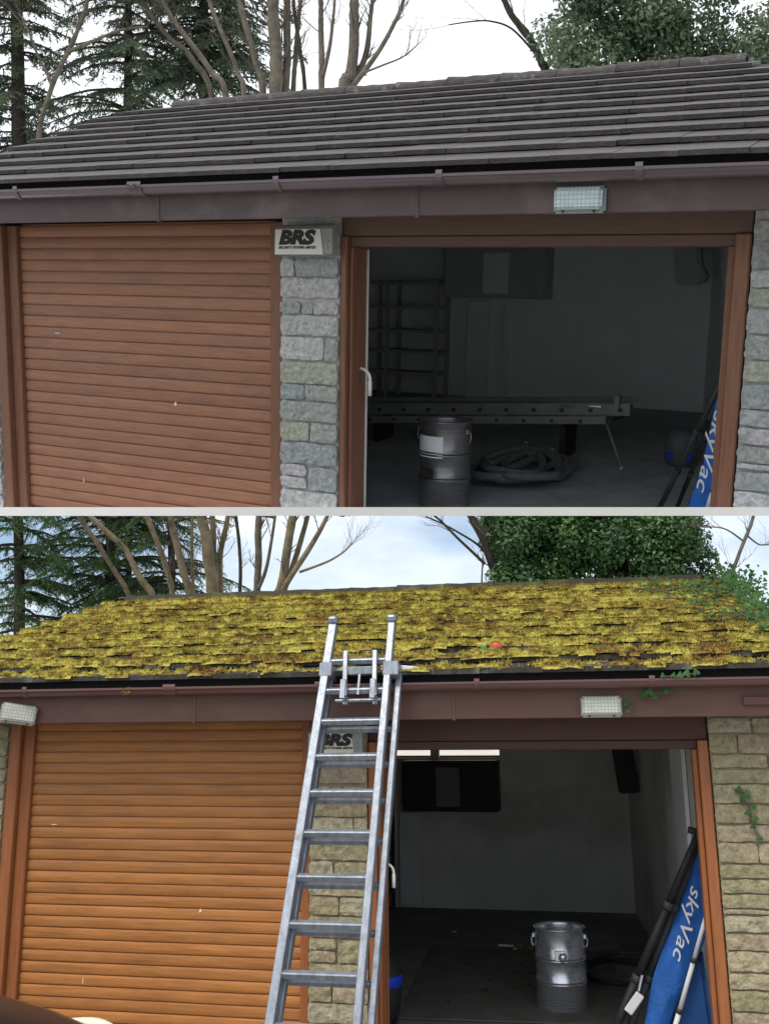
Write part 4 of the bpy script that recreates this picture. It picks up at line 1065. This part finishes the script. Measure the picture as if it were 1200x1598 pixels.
# litter on the moss
def on_roof(I, x, f, h):
    b = Vector((x, I['ey'], I['ez'])) + I['sdir'] * (I['gg'] * I['NR'] * f) + I['nrm'] * h
    return b
for nm, x, f, mt_, lab, rr in (('red_lid', 3.56, .175, 'red', 'red curved plastic scrap lying on the moss', .032), ('green_cap', 3.48, .155, 'green', 'green plastic cap lying beside the red scrap on the moss', .019)):
    p = on_roof(I_lo, x, f, .105); mb = MB(); n = 14
    nr, sd_ = I_lo['nrm'], I_lo['sdir']
    vs = [p + nr * .02]; 
    for ring, hh in ((.6, .014), (1.0, 0), (1.0, -.008)):
        for i in range(n):
            a = 2 * math.pi * i / n
            vs.append(p + Vector((math.cos(a) * rr * 1.3 * ring, 0, 0)) + (sd_ * .5 + nr * .35) * (math.sin(a) * rr * ring) + nr * hh)
    fs = [(0, 1 + i, 1 + (i + 1) % n) for i in range(n)]
    for q in (0, 1):
        fs += [(1 + q * n + i, 1 + q * n + (i + 1) % n, 1 + (q + 1) * n + (i + 1) % n, 1 + (q + 1) * n + i) for i in range(n)]
    mb.add(vs, fs).single(LO, nm, MT[mt_], p, lab, 'litter', smooth=True)


# ------------------------------------------------------------------ parked car, its bonnet reaching in beside the ladder
car = thing(LO, 'parked_car', 'dark car parked before the orange brown door, only its bonnet corner in view', 'car', (-.4, -2.95, -2.1))
cyc = -2.95
SEC = [(2.03, .55, .35, .50, .55, .45), (1.97, .78, .24, .60, .70, .62), (1.80, .90, .22, .70, .86, .76), (1.50, .94, .22, .76, .935, .80), (1.20, .955, .22, .80, .985, .83), (.60, .97, .22, .88, 1.05, .86), (.35, .97, .22, .92, 1.20, .80),
       (-.20, .97, .22, .95, 1.60, .68), (-.9, .97, .22, .97, 1.68, .70), (-1.7, .97, .22, .98, 1.62, .68), (-2.3, .96, .22, .98, 1.30, .74), (-2.6, .92, .26, .95, 1.06, .78), (-2.75, .80, .34, .85, .92, .66)]
def csec(x, hw, zb, zm, zt, tw):
    z = -2.1
    h = [(-hw * .9, zb), (-hw, zb + .12), (-hw, (zb + zm) / 2), (-hw * .985, zm), (-tw, lerp(zm, zt, .72)), (-tw * .86, lerp(zm, zt, .93)), (-tw * .5, zt)]
    pts = h + [(0, zt + .012)] + [(-a, b) for a, b in reversed(h)]
    return [(x, cyc + a, z + b - .045) for a, b in pts]
mb = MB(); rows = [csec(*s) for s in SEC]; n = len(rows[0])
for r in rows: mb.v += r
for i in range(len(rows) - 1):
    for j in range(n): mb.f.append((i * n + j, i * n + (j + 1) % n, (i + 1) * n + (j + 1) % n, (i + 1) * n + j))
mb.f.append(tuple(range(n))); mb.f.append(tuple(range((len(rows) - 1) * n, len(rows) * n)))
body = mb.part('body', MT['carpaint'], car, smooth=True)
for s in (-1, 1):
    # headlamp wrapped round the wing
    q = smooth_path([(1.50, cyc + s * .915, -2.1 + .755), (1.70, cyc + s * .90, -2.1 + .75), (1.86, cyc + s * .835, -2.1 + .70), (1.955, cyc + s * .73, -2.1 + .615)], 5)
    MB().tube(q, [.012 + .03 * math.sin(math.pi * i / (len(q) - 1)) for i in range(len(q))], 8).part('headlight', MT['cream'], car, smooth=True)
    for a, b, z0, z1 in ((.25, -.75, .98, 1.5), (-.85, -1.9, 1.0, 1.5)):
        MB().extrude([(a, cyc + s * .93, -2.1 + z0), (b, cyc + s * .93, -2.1 + z0), (b - .0, cyc + s * .745, -2.1 + z1), (a - .32 if a > 0 else a, cyc + s * .745, -2.1 + z1)], (0, s * .01, 0)).part('side_window', MT['carglass'], car)
    for x in (1.15, -1.75):
        w_ = MB().lathe((x, cyc + s * .86, -1.75), [(0, -.10 * 1), (.22, -.10), (.34, -.09), (.35, -.05), (.35, .05), (.34, .09), (.22, .10), (0, .10)], 28, 'y').part('wheel', MT['tyre'], car, smooth=True)
        MB().lathe((x, cyc + s * .955, -1.75), [(0, -.012), (.08, -.012), (.21, -.006), (.22, .004), (0, .006)], 24, 'y').part('rim', MT['alu'], w_)
MB().extrude([(.56, cyc - .78, -1.04), (.56, cyc + .78, -1.04), (-.14, cyc + .62, -.50), (-.14, cyc - .62, -.50)], (.012, 0, .012)).part('windscreen', MT['carglass'], car)
MB().bar((1.93, cyc - .5, -1.62), (1.93, cyc + .5, -1.62), .12, .22, (1, 0, 0)).part('grille', MT['rubber'], car, bevel=.01)

# ------------------------------------------------------------------ ivy
def ivy_leaf(mb, p, u, v, nrm, s):
    P = [(0, -.15), (.32, -.42), (.62, -.10), (.52, .18), (.40, .30), (.0, 1.0), (-.40, .30), (-.52, .18), (-.62, -.10), (-.32, -.42)]
    b = len(mb.v); mb.v.append(tuple(p + nrm * s * .08))
    for x, y in P: mb.v.append(tuple(p + u * x * s + v * y * s - nrm * s * .10 * abs(x)))
    for i in range(10): mb.f.append((b, b + 1 + i, b + 1 + (i + 1) % 10))


rnd = random.Random(31)
iv = thing(LO, 'ivy', 'ivy creeping over the gable edge onto the mossy roof', 'ivy', (5.3, 1.4, .8))
lv = MB(); st = MB()
nr, sd_ = I_lo['nrm'], I_lo['sdir']
for v in range(9):
    x = 5.42; f = rnd.uniform(.35, .95); pts = []
    a = rnd.uniform(2.4, 3.7)
    for i in range(rnd.randint(6, 12)):
        p = on_roof(I_lo, x, f, .10 + rnd.uniform(0, .05)); pts.append(p)
        for q in range(5):
            ang = rnd.uniform(0, 6.28); u = Vector((math.cos(ang), 0, 0)) + sd_ * math.sin(ang); w_ = Vector((-math.sin(ang), 0, 0)) + sd_ * math.cos(ang)
            nn = (nr + Vector((rnd.uniform(-.6, .6), -.5, rnd.uniform(-.3, .5)))).normalized()
            u = (u - nn * u.dot(nn)).normalized(); w_ = nn.cross(u)
            ivy_leaf(lv, p + Vector((rnd.uniform(-.09, .09), 0, 0)) + sd_ * rnd.uniform(-.07, .07) + nr * rnd.uniform(0, .07), u, w_, nn, rnd.uniform(.012, .036))
        x += math.cos(a) * .085; f += math.sin(a) * .03; a += rnd.uniform(-.5, .5)
        if f > 1 or f < .1: break
    if len(pts) > 1: st.tube(pts, .006, 5)
for q in range(1150):     # the mass hanging outside the gable
    f = rnd.uniform(.22, 1.05); x = 5.38 + abs(rnd.gauss(0, .16)) - .05
    p = on_roof(I_lo, x, f, rnd.uniform(-.14, .16) + .05)
    nn = Vector((rnd.uniform(-.8, .8), -1, rnd.uniform(-.2, .9))).normalized(); u = nn.cross(Vector((rnd.uniform(-1, 1), rnd.uniform(-1, 1), rnd.uniform(-1, 1)))).normalized()
    ivy_leaf(lv, p, u, nn.cross(u), nn, rnd.uniform(.012, .038))
lv.part('leaves', MT['ivy'], iv); st.part('stem', MT['twig'], iv)
# sprigs: on the fascia by the lamp, at the eave, on the buff pier
def sprig(name_label, spots, origin, size):
    t = thing(LO, 'ivy_sprig', name_label, 'ivy', origin)
    s_ = MB()
    for i, p in enumerate(spots):
        l = MB(); p = Vector(p)
        nn = Vector((rnd.uniform(-.4, .4), -1, rnd.uniform(0, .5))).normalized(); u = nn.cross(Vector((rnd.uniform(-.5, .5), 0, 1))).normalized()
        ivy_leaf(l, p, u, u.cross(nn), nn, size * rnd.uniform(.8, 1.2)); l.part('leaf', MT['ivy'], t)
    s_.tube(smooth_path([Vector(p) + Vector((0, .012, 0)) for p in spots], 3), .004, 5); s_.part('stem', MT['twig'], t)


sprig('ivy sprig dangling under the gutter beside the cream lamp', [(4.58, -.45, .34), (4.57, -.44, .29), (4.60, -.43, .255), (4.53, -.42, .27), (4.66, -.44, .29), (4.70, -.44, .295)], (4.58, -.42, .26), .042)
sprig('withered ivy sprig touching the edge of the cream lamp', [(4.45, -.40, .25), (4.42, -.40, .22), (4.46, -.40, .20), (4.43, -.40, .175)], (4.44, -.38, .18), .028)
sprig('bright ivy leaves peeping over the gutter lip', [(4.86, -.53, .40), (4.80, -.52, .395), (4.76, -.52, .385), (4.72, -.52, .385), (4.66, -.52, .385)], (4.78, -.5, .37), .036)
sprig('ivy trail climbing the buff stone pier', [(5.20, -.03, -.62), (5.17, -.03, -.55), (5.19, -.03, -.50), (5.14, -.03, -.47), (5.18, -.03, -.43), (5.12, -.03, -.39), (5.15, -.03, -.36), (5.10, -.03, -.33)], (5.2, -.02, -.62), .035)

# ------------------------------------------------------------------ trees
def P3(l): return [Vector(p) for p in l]


UPV = Vector((.111863, -.393291, .912583))        # the upper lot's own vertical
T0, T1, T3 = Vector(TERR[4]), Vector(TERR[5]), Vector(TERR[7])
TN = (T1 - T0).cross(T3 - T0).normalized()


def rooted(pts, high):
    """carry a stem down to the ground, or to the terrace for the upper trees"""
    p = pts[0]
    if high:
        t = (p - T0).dot(TN) / UPV.dot(TN)
        return [p - UPV * t, p - UPV * (t * .5)] + pts
    return [Vector((p.x + .1, p.y + .4, 0)), Vector((p.x + .04, p.y + .2, p.z * .5))] + pts


def twigs(mb, p, d, L_, r, depth, rnd):
    if depth == 0 or L_ < .08: return
    pts = [p]; q = p.copy(); dd = d.copy()
    for i in range(4):
        dd = (dd + Vector((rnd.uniform(-1, 1), rnd.uniform(-1, 1), rnd.uniform(-.6, .9))) * .22).normalized(); q = q + dd * (L_ / 4); pts.append(q.copy())
        if rnd.random() < .75:
            sd2 = (dd + Vector((rnd.uniform(-1, 1), rnd.uniform(-1, 1), rnd.uniform(-.3, 1))) * .8).normalized()
            twigs(mb, q.copy(), sd2, L_ * rnd.uniform(.4, .65), r * .55, depth - 1, rnd)
    mb.tube(pts, [r * (1 - .7 * i / 4) for i in range(5)], 5, False)


def bare_tree(tab, names, label, high, barkm, seed, tw=0, twl=.9, group=None):
    rd = random.Random(seed)
    first = rooted(P3(tab[names[0]][1]), high)
    t = thing(WORLD, 'bare_tree', label, 'tree', first[0], group)
    mb2 = MB()
    for i, nme in enumerate(names):
        r, l = tab[nme]; l = P3(l)
        main = i == 0 or len(nme) == 1
        pts = rooted(l, high) if main else l
        path = smooth_path(pts, 6); k = len(path)
        for j, p in enumerate(path): path[j] = p + Vector((noise.noise(p * .9 + Vector((seed, 0, 0))), noise.noise(p * .9 + Vector((0, seed, 0))), 0)) * r * .7
        rads = [r * (1.25 - .45 * j / k) * (1 + .22 * noise.noise(Vector((j * .9, seed, i)))) if main else r * (1.15 - .6 * j / k) for j in range(k)]
        MB().tube(path, rads, 10).part('trunk' if i == 0 else 'limb', barkm, t, smooth=True)
        for q in range(tw):
            j = rd.randrange(k // 2, k); d = (path[min(j + 1, k - 1)] - path[j - 1]).normalized()
            d = (d + Vector((rd.uniform(-1, 1), rd.uniform(-1, 1), rd.uniform(-.2, .8))) * .9).normalized()
            twigs(mb2, path[j], d, twl * rd.uniform(.5, 1.2), max(.006, r * .22), 3, rd)
    if mb2.v: mb2.part('twigs', MT['twig'], t, kind='stuff')
    return t


LOW={
 'A':(0.09,[(-13.07, 28.1, 6.09), (-13.87, 27.49, 7.78), (-14.68, 26.93, 9.22), (-15.08, 26.64, 10.03)]),
 'B':(0.11,[(-12.0, 27.65, 6.01), (-12.34, 27.35, 6.89), (-12.67, 27.1, 7.55), (-12.97, 26.9, 8.11), (-14.02, 26.42, 9.08), (-14.43, 26.18, 9.66)]),
 'C':(0.10,[(-11.06, 27.18, 5.93), (-11.23, 26.78, 7.33), (-11.78, 26.24, 8.93), (-11.92, 26.06, 9.5)]),
 'D':(0.13,[(-10.14, 26.7, 5.85), (-10.39, 26.34, 7.01), (-10.64, 25.82, 8.8), (-10.72, 25.61, 9.56)]),
 'E':(0.06,[(-10.6, 27.96, 5.99), (-10.58, 27.59, 7.42), (-10.43, 27.2, 9.05), (-10.31, 27.01, 9.84)]),
 'F':(0.19,[(-9.25, 26.22, 5.76), (-9.32, 25.79, 7.32), (-9.38, 25.43, 8.66), (-9.4, 25.23, 9.4)]),
 'G':(0.11,[(-9.33, 26.75, 5.82), (-9.29, 26.34, 7.41), (-9.27, 25.99, 8.76), (-9.26, 25.79, 9.52)]),
 'H':(0.10,[(-9.25, 27.0, 5.96), (-9.17, 26.63, 7.45), (-8.83, 26.35, 8.8), (-8.67, 26.18, 9.57)]),
 'I':(0.06,[(-8.33, 26.42, 5.76), (-8.22, 26.09, 7.11), (-8.27, 25.67, 8.65), (-8.27, 25.48, 9.39)]),
 'J':(0.12,[(-7.61, 26.03, 5.69), (-7.47, 25.66, 7.22), (-7.33, 25.35, 8.53), (-7.22, 25.18, 9.27)]),
 'J2':(0.06,[(-7.49, 25.79, 6.18), (-7.15, 25.65, 7.0), (-6.77, 25.34, 8.5), (-6.66, 25.17, 9.24)]),
 'K':(0.15,[(-6.7, 25.42, 5.6), (-6.38, 25.25, 6.49), (-6.06, 24.83, 8.37), (-5.95, 24.66, 9.09)]),
 'K2':(0.10,[(-6.74, 25.65, 5.72), (-6.24, 25.49, 6.73), (-5.67, 25.18, 8.41), (-5.48, 25.03, 9.14)]),
 'K3':(0.09,[(-6.47, 25.23, 5.98), (-5.59, 25.08, 7.26), (-4.92, 24.95, 8.33), (-4.57, 24.84, 9.05)]),
 'K4':(0.04,[(-5.83, 25.07, 6.59), (-4.97, 25.17, 6.9), (-4.45, 25.21, 7.19), (-4.14, 25.2, 7.47)]),
 'M':(0.15,[(0.12, 28.23, 5.78), (-0.04, 27.81, 7.24), (-0.58, 27.35, 8.57), (-0.85, 27.09, 9.32)]),
 'M2':(0.04,[(-0.12, 28.03, 7.38), (-0.6, 27.82, 7.8), (-1.37, 27.52, 8.29), (-2.09, 27.28, 8.64)]),
 'M3':(0.03,[(-0.4, 28.12, 5.78), (-0.35, 27.91, 6.61), (-0.27, 27.76, 7.24)]),
 'M4':(0.05,[(-0.19, 27.57, 6.99), (-0.82, 27.27, 7.62), (-1.5, 26.94, 8.34), (-1.85, 26.78, 8.66)]),
 'N':(0.06,[(7.47, 28.47, 5.56), (7.86, 28.19, 6.95), (8.37, 28.04, 7.95), (8.57, 27.93, 8.55)]),
 'N2':(0.03,[(8.1, 28.11, 7.45), (7.52, 27.88, 7.86), (6.82, 27.71, 7.92)]),
 'N3':(0.03,[(8.21, 28.09, 7.65), (8.6, 28.25, 7.35), (9.0, 28.33, 7.38)]),
 'P1':(0.19,[(-17.84, 28.75, 5.0), (-17.69, 28.18, 7.32), (-17.6, 27.63, 9.5), (-17.55, 27.42, 10.34)]),
 'P2':(0.19,[(-15.09, 30.47, 6.04), (-14.95, 29.93, 8.2), (-14.81, 29.56, 9.73), (-14.75, 29.35, 10.59)]),
 'P5':(0.13,[(-12.22, 29.73, 5.88), (-12.09, 29.21, 7.96), (-12.04, 28.84, 9.45), (-11.99, 28.63, 10.28)]),
 'P3':(0.11,[(-14.66, 31.24, 6.1), (-14.55, 30.69, 8.29), (-14.4, 30.31, 9.85), (-14.35, 30.09, 10.73)]),
}
UPP={
 'A':(0.06,[(-3.89, 12.05, 14.63), (-4.29, 11.66, 15.76), (-4.73, 11.46, 16.17), (-5.1, 11.26, 16.65), (-5.34, 11.08, 17.11)]),
 'B':(0.06,[(-3.48, 11.76, 14.43), (-3.76, 11.49, 15.25), (-4.31, 11.17, 16.04), (-4.55, 11.02, 16.38), (-4.78, 10.86, 16.83)]),
 'C':(0.05,[(-3.05, 11.67, 14.34), (-3.17, 11.44, 15.12), (-3.56, 11.06, 16.24), (-3.66, 10.93, 16.68)]),
 'D':(0.07,[(-2.54, 11.41, 14.13), (-2.65, 11.16, 14.99), (-2.84, 10.87, 15.96), (-2.92, 10.74, 16.4)]),
 'E':(0.13,[(-2.18, 11.13, 13.89), (-2.17, 10.88, 14.87), (-2.15, 10.66, 15.69), (-2.15, 10.55, 16.11)]),
 'F':(0.08,[(-2.07, 11.33, 14.01), (-2.0, 11.09, 14.99), (-1.93, 10.89, 15.82), (-1.9, 10.78, 16.25)]),
 'G':(0.05,[(-1.97, 11.53, 14.15), (-1.87, 11.3, 15.11), (-1.74, 11.11, 15.95), (-1.66, 11.01, 16.38)]),
 'H':(0.04,[(-1.59, 11.16, 13.87), (-1.61, 10.88, 14.92), (-1.69, 10.68, 15.62), (-1.7, 10.56, 16.04)]),
 'I':(0.06,[(-1.27, 11.13, 13.83), (-1.18, 10.88, 14.85), (-1.16, 10.7, 15.55), (-1.15, 10.6, 15.97)]),
 'I2':(0.04,[(-1.18, 10.92, 14.3), (-0.99, 10.8, 14.91), (-0.89, 10.67, 15.48), (-0.84, 10.58, 15.89)]),
 'J':(0.11,[(-0.77, 10.87, 13.6), (-0.58, 10.75, 14.23), (-0.4, 10.52, 15.27), (-0.34, 10.42, 15.68)]),
 'J2':(0.06,[(-0.69, 10.93, 13.87), (-0.31, 10.83, 14.53), (-0.11, 10.67, 15.34), (-0.02, 10.58, 15.75)]),
 'J3':(0.05,[(-0.54, 10.75, 13.87), (0.01, 10.69, 14.53), (0.42, 10.61, 15.2), (0.59, 10.54, 15.61)]),
 'J4':(0.02,[(-0.26, 10.65, 14.08), (0.13, 10.69, 14.22), (0.48, 10.73, 14.36), (0.76, 10.74, 14.58)]),
 'K':(0.07,[(3.12, 11.47, 13.71), (3.11, 11.34, 14.19), (2.89, 11.15, 14.73), (2.61, 10.99, 15.11), (2.45, 10.87, 15.46)]),
 'K2':(0.02,[(3.04, 11.38, 14.4), (2.59, 11.14, 14.92), (2.17, 11.01, 15.08), (1.81, 10.94, 15.08), (1.38, 10.86, 15.02)]),
 'K3':(0.02,[(2.96, 11.13, 14.49), (2.72, 11.0, 14.79), (2.5, 10.84, 15.21)]),
 'Q':(0.05,[(-7.39, 11.09, 13.4), (-7.11, 10.81, 14.7), (-6.58, 10.65, 15.73), (-6.28, 10.55, 16.38), (-6.15, 10.47, 16.77)]),
 'Q2':(0.03,[(-6.95, 10.68, 14.89), (-7.2, 10.49, 15.42), (-7.37, 10.32, 15.94), (-7.54, 10.18, 16.33)]),
 'Q3':(0.03,[(-6.61, 10.59, 15.54), (-6.0, 10.65, 15.79), (-5.47, 10.72, 15.98), (-4.94, 10.82, 16.04)]),
 'P1':(0.09,[(-6.16, 12.58, 14.74), (-6.07, 12.24, 16.13), (-5.99, 11.94, 17.33), (-5.96, 11.83, 17.8)]),
 'P2':(0.12,[(-4.45, 12.85, 15.14), (-4.4, 12.6, 16.11), (-4.34, 12.3, 17.31), (-4.31, 12.19, 17.79)]),
 'P3':(0.06,[(-4.16, 13.34, 15.49), (-4.1, 13.12, 16.42), (-4.05, 12.81, 17.64), (-4.04, 12.68, 18.13)]),
 'P4':(0.14,[(-8.32, 11.84, 13.8), (-8.22, 11.32, 15.84), (-8.17, 11.03, 17.02), (-8.15, 10.91, 17.48)]),
}

K = lambda s: s.split()
bare_tree(LOW, K('A B'), 'pair of slim leaning bare stems before the dark conifers, behind the mossy roof', False, MT['bark'], 1, 8)
bare_tree(LOW, K('D C E'), 'three bare tan stems fanning out beside the thick tan trunk, behind the mossy roof', False, MT['bark'], 2, 8)
bare_tree(LOW, K('F G H'), 'thick tan trunk with two slimmer stems close by, behind the mossy roof', False, MT['bark'], 3, 8)
bare_tree(LOW, K('I'), 'single thin dark stem between tan trunks, behind the mossy roof', False, MT['bark_dark'], 4, 8)
bare_tree(LOW, K('J J2'), 'bare trunk forking once, next to the widely forked tree, behind the mossy roof', False, MT['bark_grey'], 5, 8)
bare_tree(LOW, K('K K2 K3 K4'), 'bare tree forking widely low down with one long side branch, behind the mossy roof', False, MT['bark'], 6, 8)
bare_tree(LOW, K('N N2 N3'), 'thin bare tree with fine twigs beyond the ivy covered gable', False, MT['bark_grey'], 8, 9, .9)
bare_tree(UPP, K('B A'), 'two slim bare stems leaning over before conifers, behind the clean roof', True, MT['bark_grey'], 11, 9, .7)
bare_tree(UPP, K('Q Q2 Q3'), 'bare tree with pale twiggy crown hanging before the open conifer, behind the clean roof', True, MT['bark_grey'], 17, 11, 1.0)
bare_tree(UPP, K('D C'), 'two bare stems leaning apart beside the thickest trunk, behind the clean roof', True, MT['bark_grey'], 12, 9, .7)
bare_tree(UPP, K('E F G'), 'thickest bare grey trunk with two stems at its side, behind the clean roof', True, MT['bark_grey'], 13, 9, .7)
bare_tree(UPP, K('H'), 'single thin dark crooked stem behind the clean roof', True, MT['bark_dark'], 14, 9, .6)
bare_tree(UPP, K('I I2'), 'slender bare trunk with one fork beside the widely forked tree, behind the clean roof', True, MT['bark_grey'], 15, 9, .6)
bare_tree(UPP, K('J J2 J3 J4'), 'bare tree forking widely with one long side twig, behind the clean roof', True, MT['bark_grey'], 16, 9, .6)


def conifer(tab, nme, label, high, barkm, leafm, seed, nb, blen, z_lo, z_hi, dens=1.0, droop=.25, face=None):
    rd = random.Random(seed); r, l = tab[nme]
    l = P3(l); up_ = UPV if high else Vector((0, 0, 1))
    l = l + [l[-1] + up_ * (.5 if high else 1.5)]
    path = smooth_path(rooted(l, high), 6)
    t = thing(WORLD, 'conifer', label, 'tree', path[0])
    MB().tube(path, [r * (1.3 - .6 * j / len(path)) for j in range(len(path))], 10).part('trunk', barkm, t, smooth=True)
    br, fo = MB(), MB()
    zs = [p.dot(up_) for p in path]
    def on(h):
        for a, b in zip(path[:-1], path[1:]):
            if a.dot(up_) <= h <= b.dot(up_): return a.lerp(b, (h - a.dot(up_)) / max(1e-6, (b - a).dot(up_)))
        return path[-1]
    lo, hi_ = l[0].dot(up_) + z_lo, l[-2].dot(up_) + z_hi
    for b in range(nb):
        h = rd.uniform(lo, hi_); p = on(h); a = rd.uniform(0, 6.28) if not face else rd.gauss(face, 1.0)
        L_ = blen * rd.uniform(.45, 1.15); d = Vector((math.cos(a), math.sin(a), 0)); d = (d - up_ * d.dot(up_)).normalized(); pts = [p]
        slope = rd.uniform(.0, .35)
        for i in range(1, 7):
            f = i / 6; pts.append(p + d * L_ * f + up_ * (slope * L_ * f - droop * L_ * f * f * 1.6))
        br.tube(pts, [.035 * (1 - .8 * i / 6) * (blen / 2) for i in range(7)], 5, False)
        n2 = int(L_ * 11 * dens)
        for i in range(n2):
            f = rd.uniform(.12, 1); j = min(5, int(f * 6)); q = pts[j].lerp(pts[j + 1], f * 6 - j)
            tg = (pts[j + 1] - pts[j]).normalized(); sdv = tg.cross(up_).normalized() * rd.choice((-1, 1))
            bl = L_ * rd.uniform(.10, .34) * (1.15 - .6 * f)
            bd = (sdv * rd.uniform(.5, 1) + tg * rd.uniform(.3, .9) - up_ * rd.uniform(.05, .55)).normalized()
            nn_ = max(4, int(bl * 30))
            for m_ in range(nn_):
                g_ = m_ / nn_; c_ = q + bd * bl * g_ - up_ * (.15 * bl * g_ * g_)
                ndir = (bd * rd.uniform(.2, .9) + Vector((rd.uniform(-1, 1), rd.uniform(-1, 1), rd.uniform(-1, .5))) * .75).normalized()
                wv = ndir.cross(Vector((rd.uniform(-1, 1), rd.uniform(-1, 1), rd.uniform(-1, 1)))).normalized()
                nl = rd.uniform(.07, .14); w_ = rd.uniform(.009, .020)
                k = len(fo.v); fo.v += [tuple(c_ - wv * w_), tuple(c_ + ndir * nl * .6 - wv * w_ * .8), tuple(c_ + ndir * nl), tuple(c_ + wv * w_)]; fo.f.append((k, k + 1, k + 2, k + 3))
    br.part('branches', barkm, t); fo.part('crown', leafm, t)
    return t


conifer(LOW, 'P1', 'dark conifer with thick trunk farthest from the ladder, behind the mossy roof', False, MT['bark_dark'], MT['needle'], 41, 60, 3.8, -.6, 1.0, 1.5)
conifer(LOW, 'P2', 'dark conifer with sturdy trunk among the leaning bare stems, behind the mossy roof', False, MT['bark_dark'], MT['needle'], 42, 70, 3.8, -.4, 1.2, 1.5)
conifer(LOW, 'P3', 'dark conifer with slim trunk behind the leaning bare stems of the mossy garage', False, MT['bark_dark'], MT['needle'], 43, 46, 3.6, -.2, 1.2, 1.1)
conifer(LOW, 'P5', 'dark conifer half hidden by the thick tan trunk, behind the mossy roof', False, MT['bark_dark'], MT['needle'], 45, 52, 3.0, -.2, 1.2, 1.2)
conifer(UPP, 'P1', 'open conifer with bare straight trunk against white sky, behind the clean roof', True, MT['bark_dark'], MT['needle_hi'], 51, 66, 2.2, .0, .6, 1.4)
conifer(UPP, 'P2', 'conifer with thick trunk behind the slim leaning stems and the clean roof', True, MT['bark_dark'], MT['needle_hi'], 52, 70, 1.8, .5, .6, 1.6)
conifer(UPP, 'P3', 'conifer with thin trunk beside the thick one, behind the clean roof', True, MT['bark_dark'], MT['needle_hi'], 53, 60, 1.7, .4, .5, 1.6)
conifer(UPP, 'P4', 'dense conifer at the end of the row past the open conifer, behind the clean roof', True, MT['bark_dark'], MT['needle_hi'], 54, 110, 1.5, -.3, .6, 2.0)


def leaf_mass(mb, blobs, per, size, rd, upv):
    for c_, r in blobs:
        c_ = Vector(c_)
        for q in range(int(per * r * r)):
            v = Vector((rd.gauss(0, 1), rd.gauss(0, 1), rd.gauss(0, 1))).normalized()
            p = c_ + v * r * (rd.random() ** .35) * Vector((1, 1, 1)).length / 1.732
            nn = (v * .7 + Vector((rd.uniform(-1, 1), rd.uniform(-1, 1), rd.uniform(-.4, 1)))).normalized()
            u = nn.cross(Vector((rd.uniform(-1, 1), rd.uniform(-1, 1), rd.uniform(-1, 1)))).normalized(); w_ = nn.cross(u); s = size * rd.uniform(.4, 1.35)
            k = len(mb.v)
            mb.v += [tuple(p - w_ * s), tuple(p + u * s * .55 + nn * s * .12), tuple(p + w_ * s * 1.1), tuple(p - u * s * .55 + nn * s * .12)]
            mb.f += [(k, k + 1, k + 2), (k, k + 2, k + 3)]


# evergreen, ivy-clad tree behind the mossy roof
def clad_tree(tab, names, label, high, barkm, leafm, blobs, per, size, seed, tw):
    t = bare_tree(tab, names, label, high, barkm, seed, tw, 1.2)
    t.name = 'evergreen_tree'
    ORI[t.name] = (WORLD, t.matrix_world.translation.copy())
    mb = MB(); leaf_mass(mb, blobs, per, size, random.Random(seed), None)
    mb.part('crown', leafm, t)
    return t


rd = random.Random(9)
BL = []
o_ = Vector((3.31, 29.2, 7.3))
EA, EB = Vector((.977, .213, 0)), Vector((-.21, .977, 0))
def blob(o, a, b, d, r): return (o + EA * a + Vector((0, 0, b)) + EB * d, r)
for i in range(120):
    b = rd.uniform(-1.3, 1.9); a = rd.uniform(-2.25 - .1 * b, 2.35 - .12 * b * b)
    BL.append(blob(o_, a * 1.42, b * 1.42, rd.uniform(-.8, 1.6), rd.uniform(.5, .95)))
for a, b, r in ((2.55, -.5, .4), (2.6, -.9, .4), (2.7, .0, .32), (-2.45, .9, .35), (-2.5, 1.5, .4), (2.35, 1.0, .4), (2.85, -.7, .3)): BL.append(blob(o_, a * 1.42, b * 1.42, 0, r * 1.42))
clad_tree(LOW, K('M M2 M3 M4'), 'dense glossy ivy clad tree with bare twigs at one side, behind the mossy roof', False, MT['bark_dark'], MT['leaf'], BL, 1500, .085, 61, 7)
BU = []
o_ = Vector((5.15, 10.95, 14.15))
for i in range(95):
    b = rd.uniform(-1.1, 1.1); a = rd.uniform(-1.75 + .12 * b, 2.7)
    BU.append(blob(o_, a, b * 1.15, rd.uniform(-.4, .9) - .4 * b, rd.uniform(.3, .58)))
clad_tree(UPP, K('K K2 K3'), 'dense pale evergreen tree with bare leaning trunk at one side, behind the clean roof', True, MT['bark_dark'], MT['leaf_hi'], BU, 2000, .055, 62, 3)
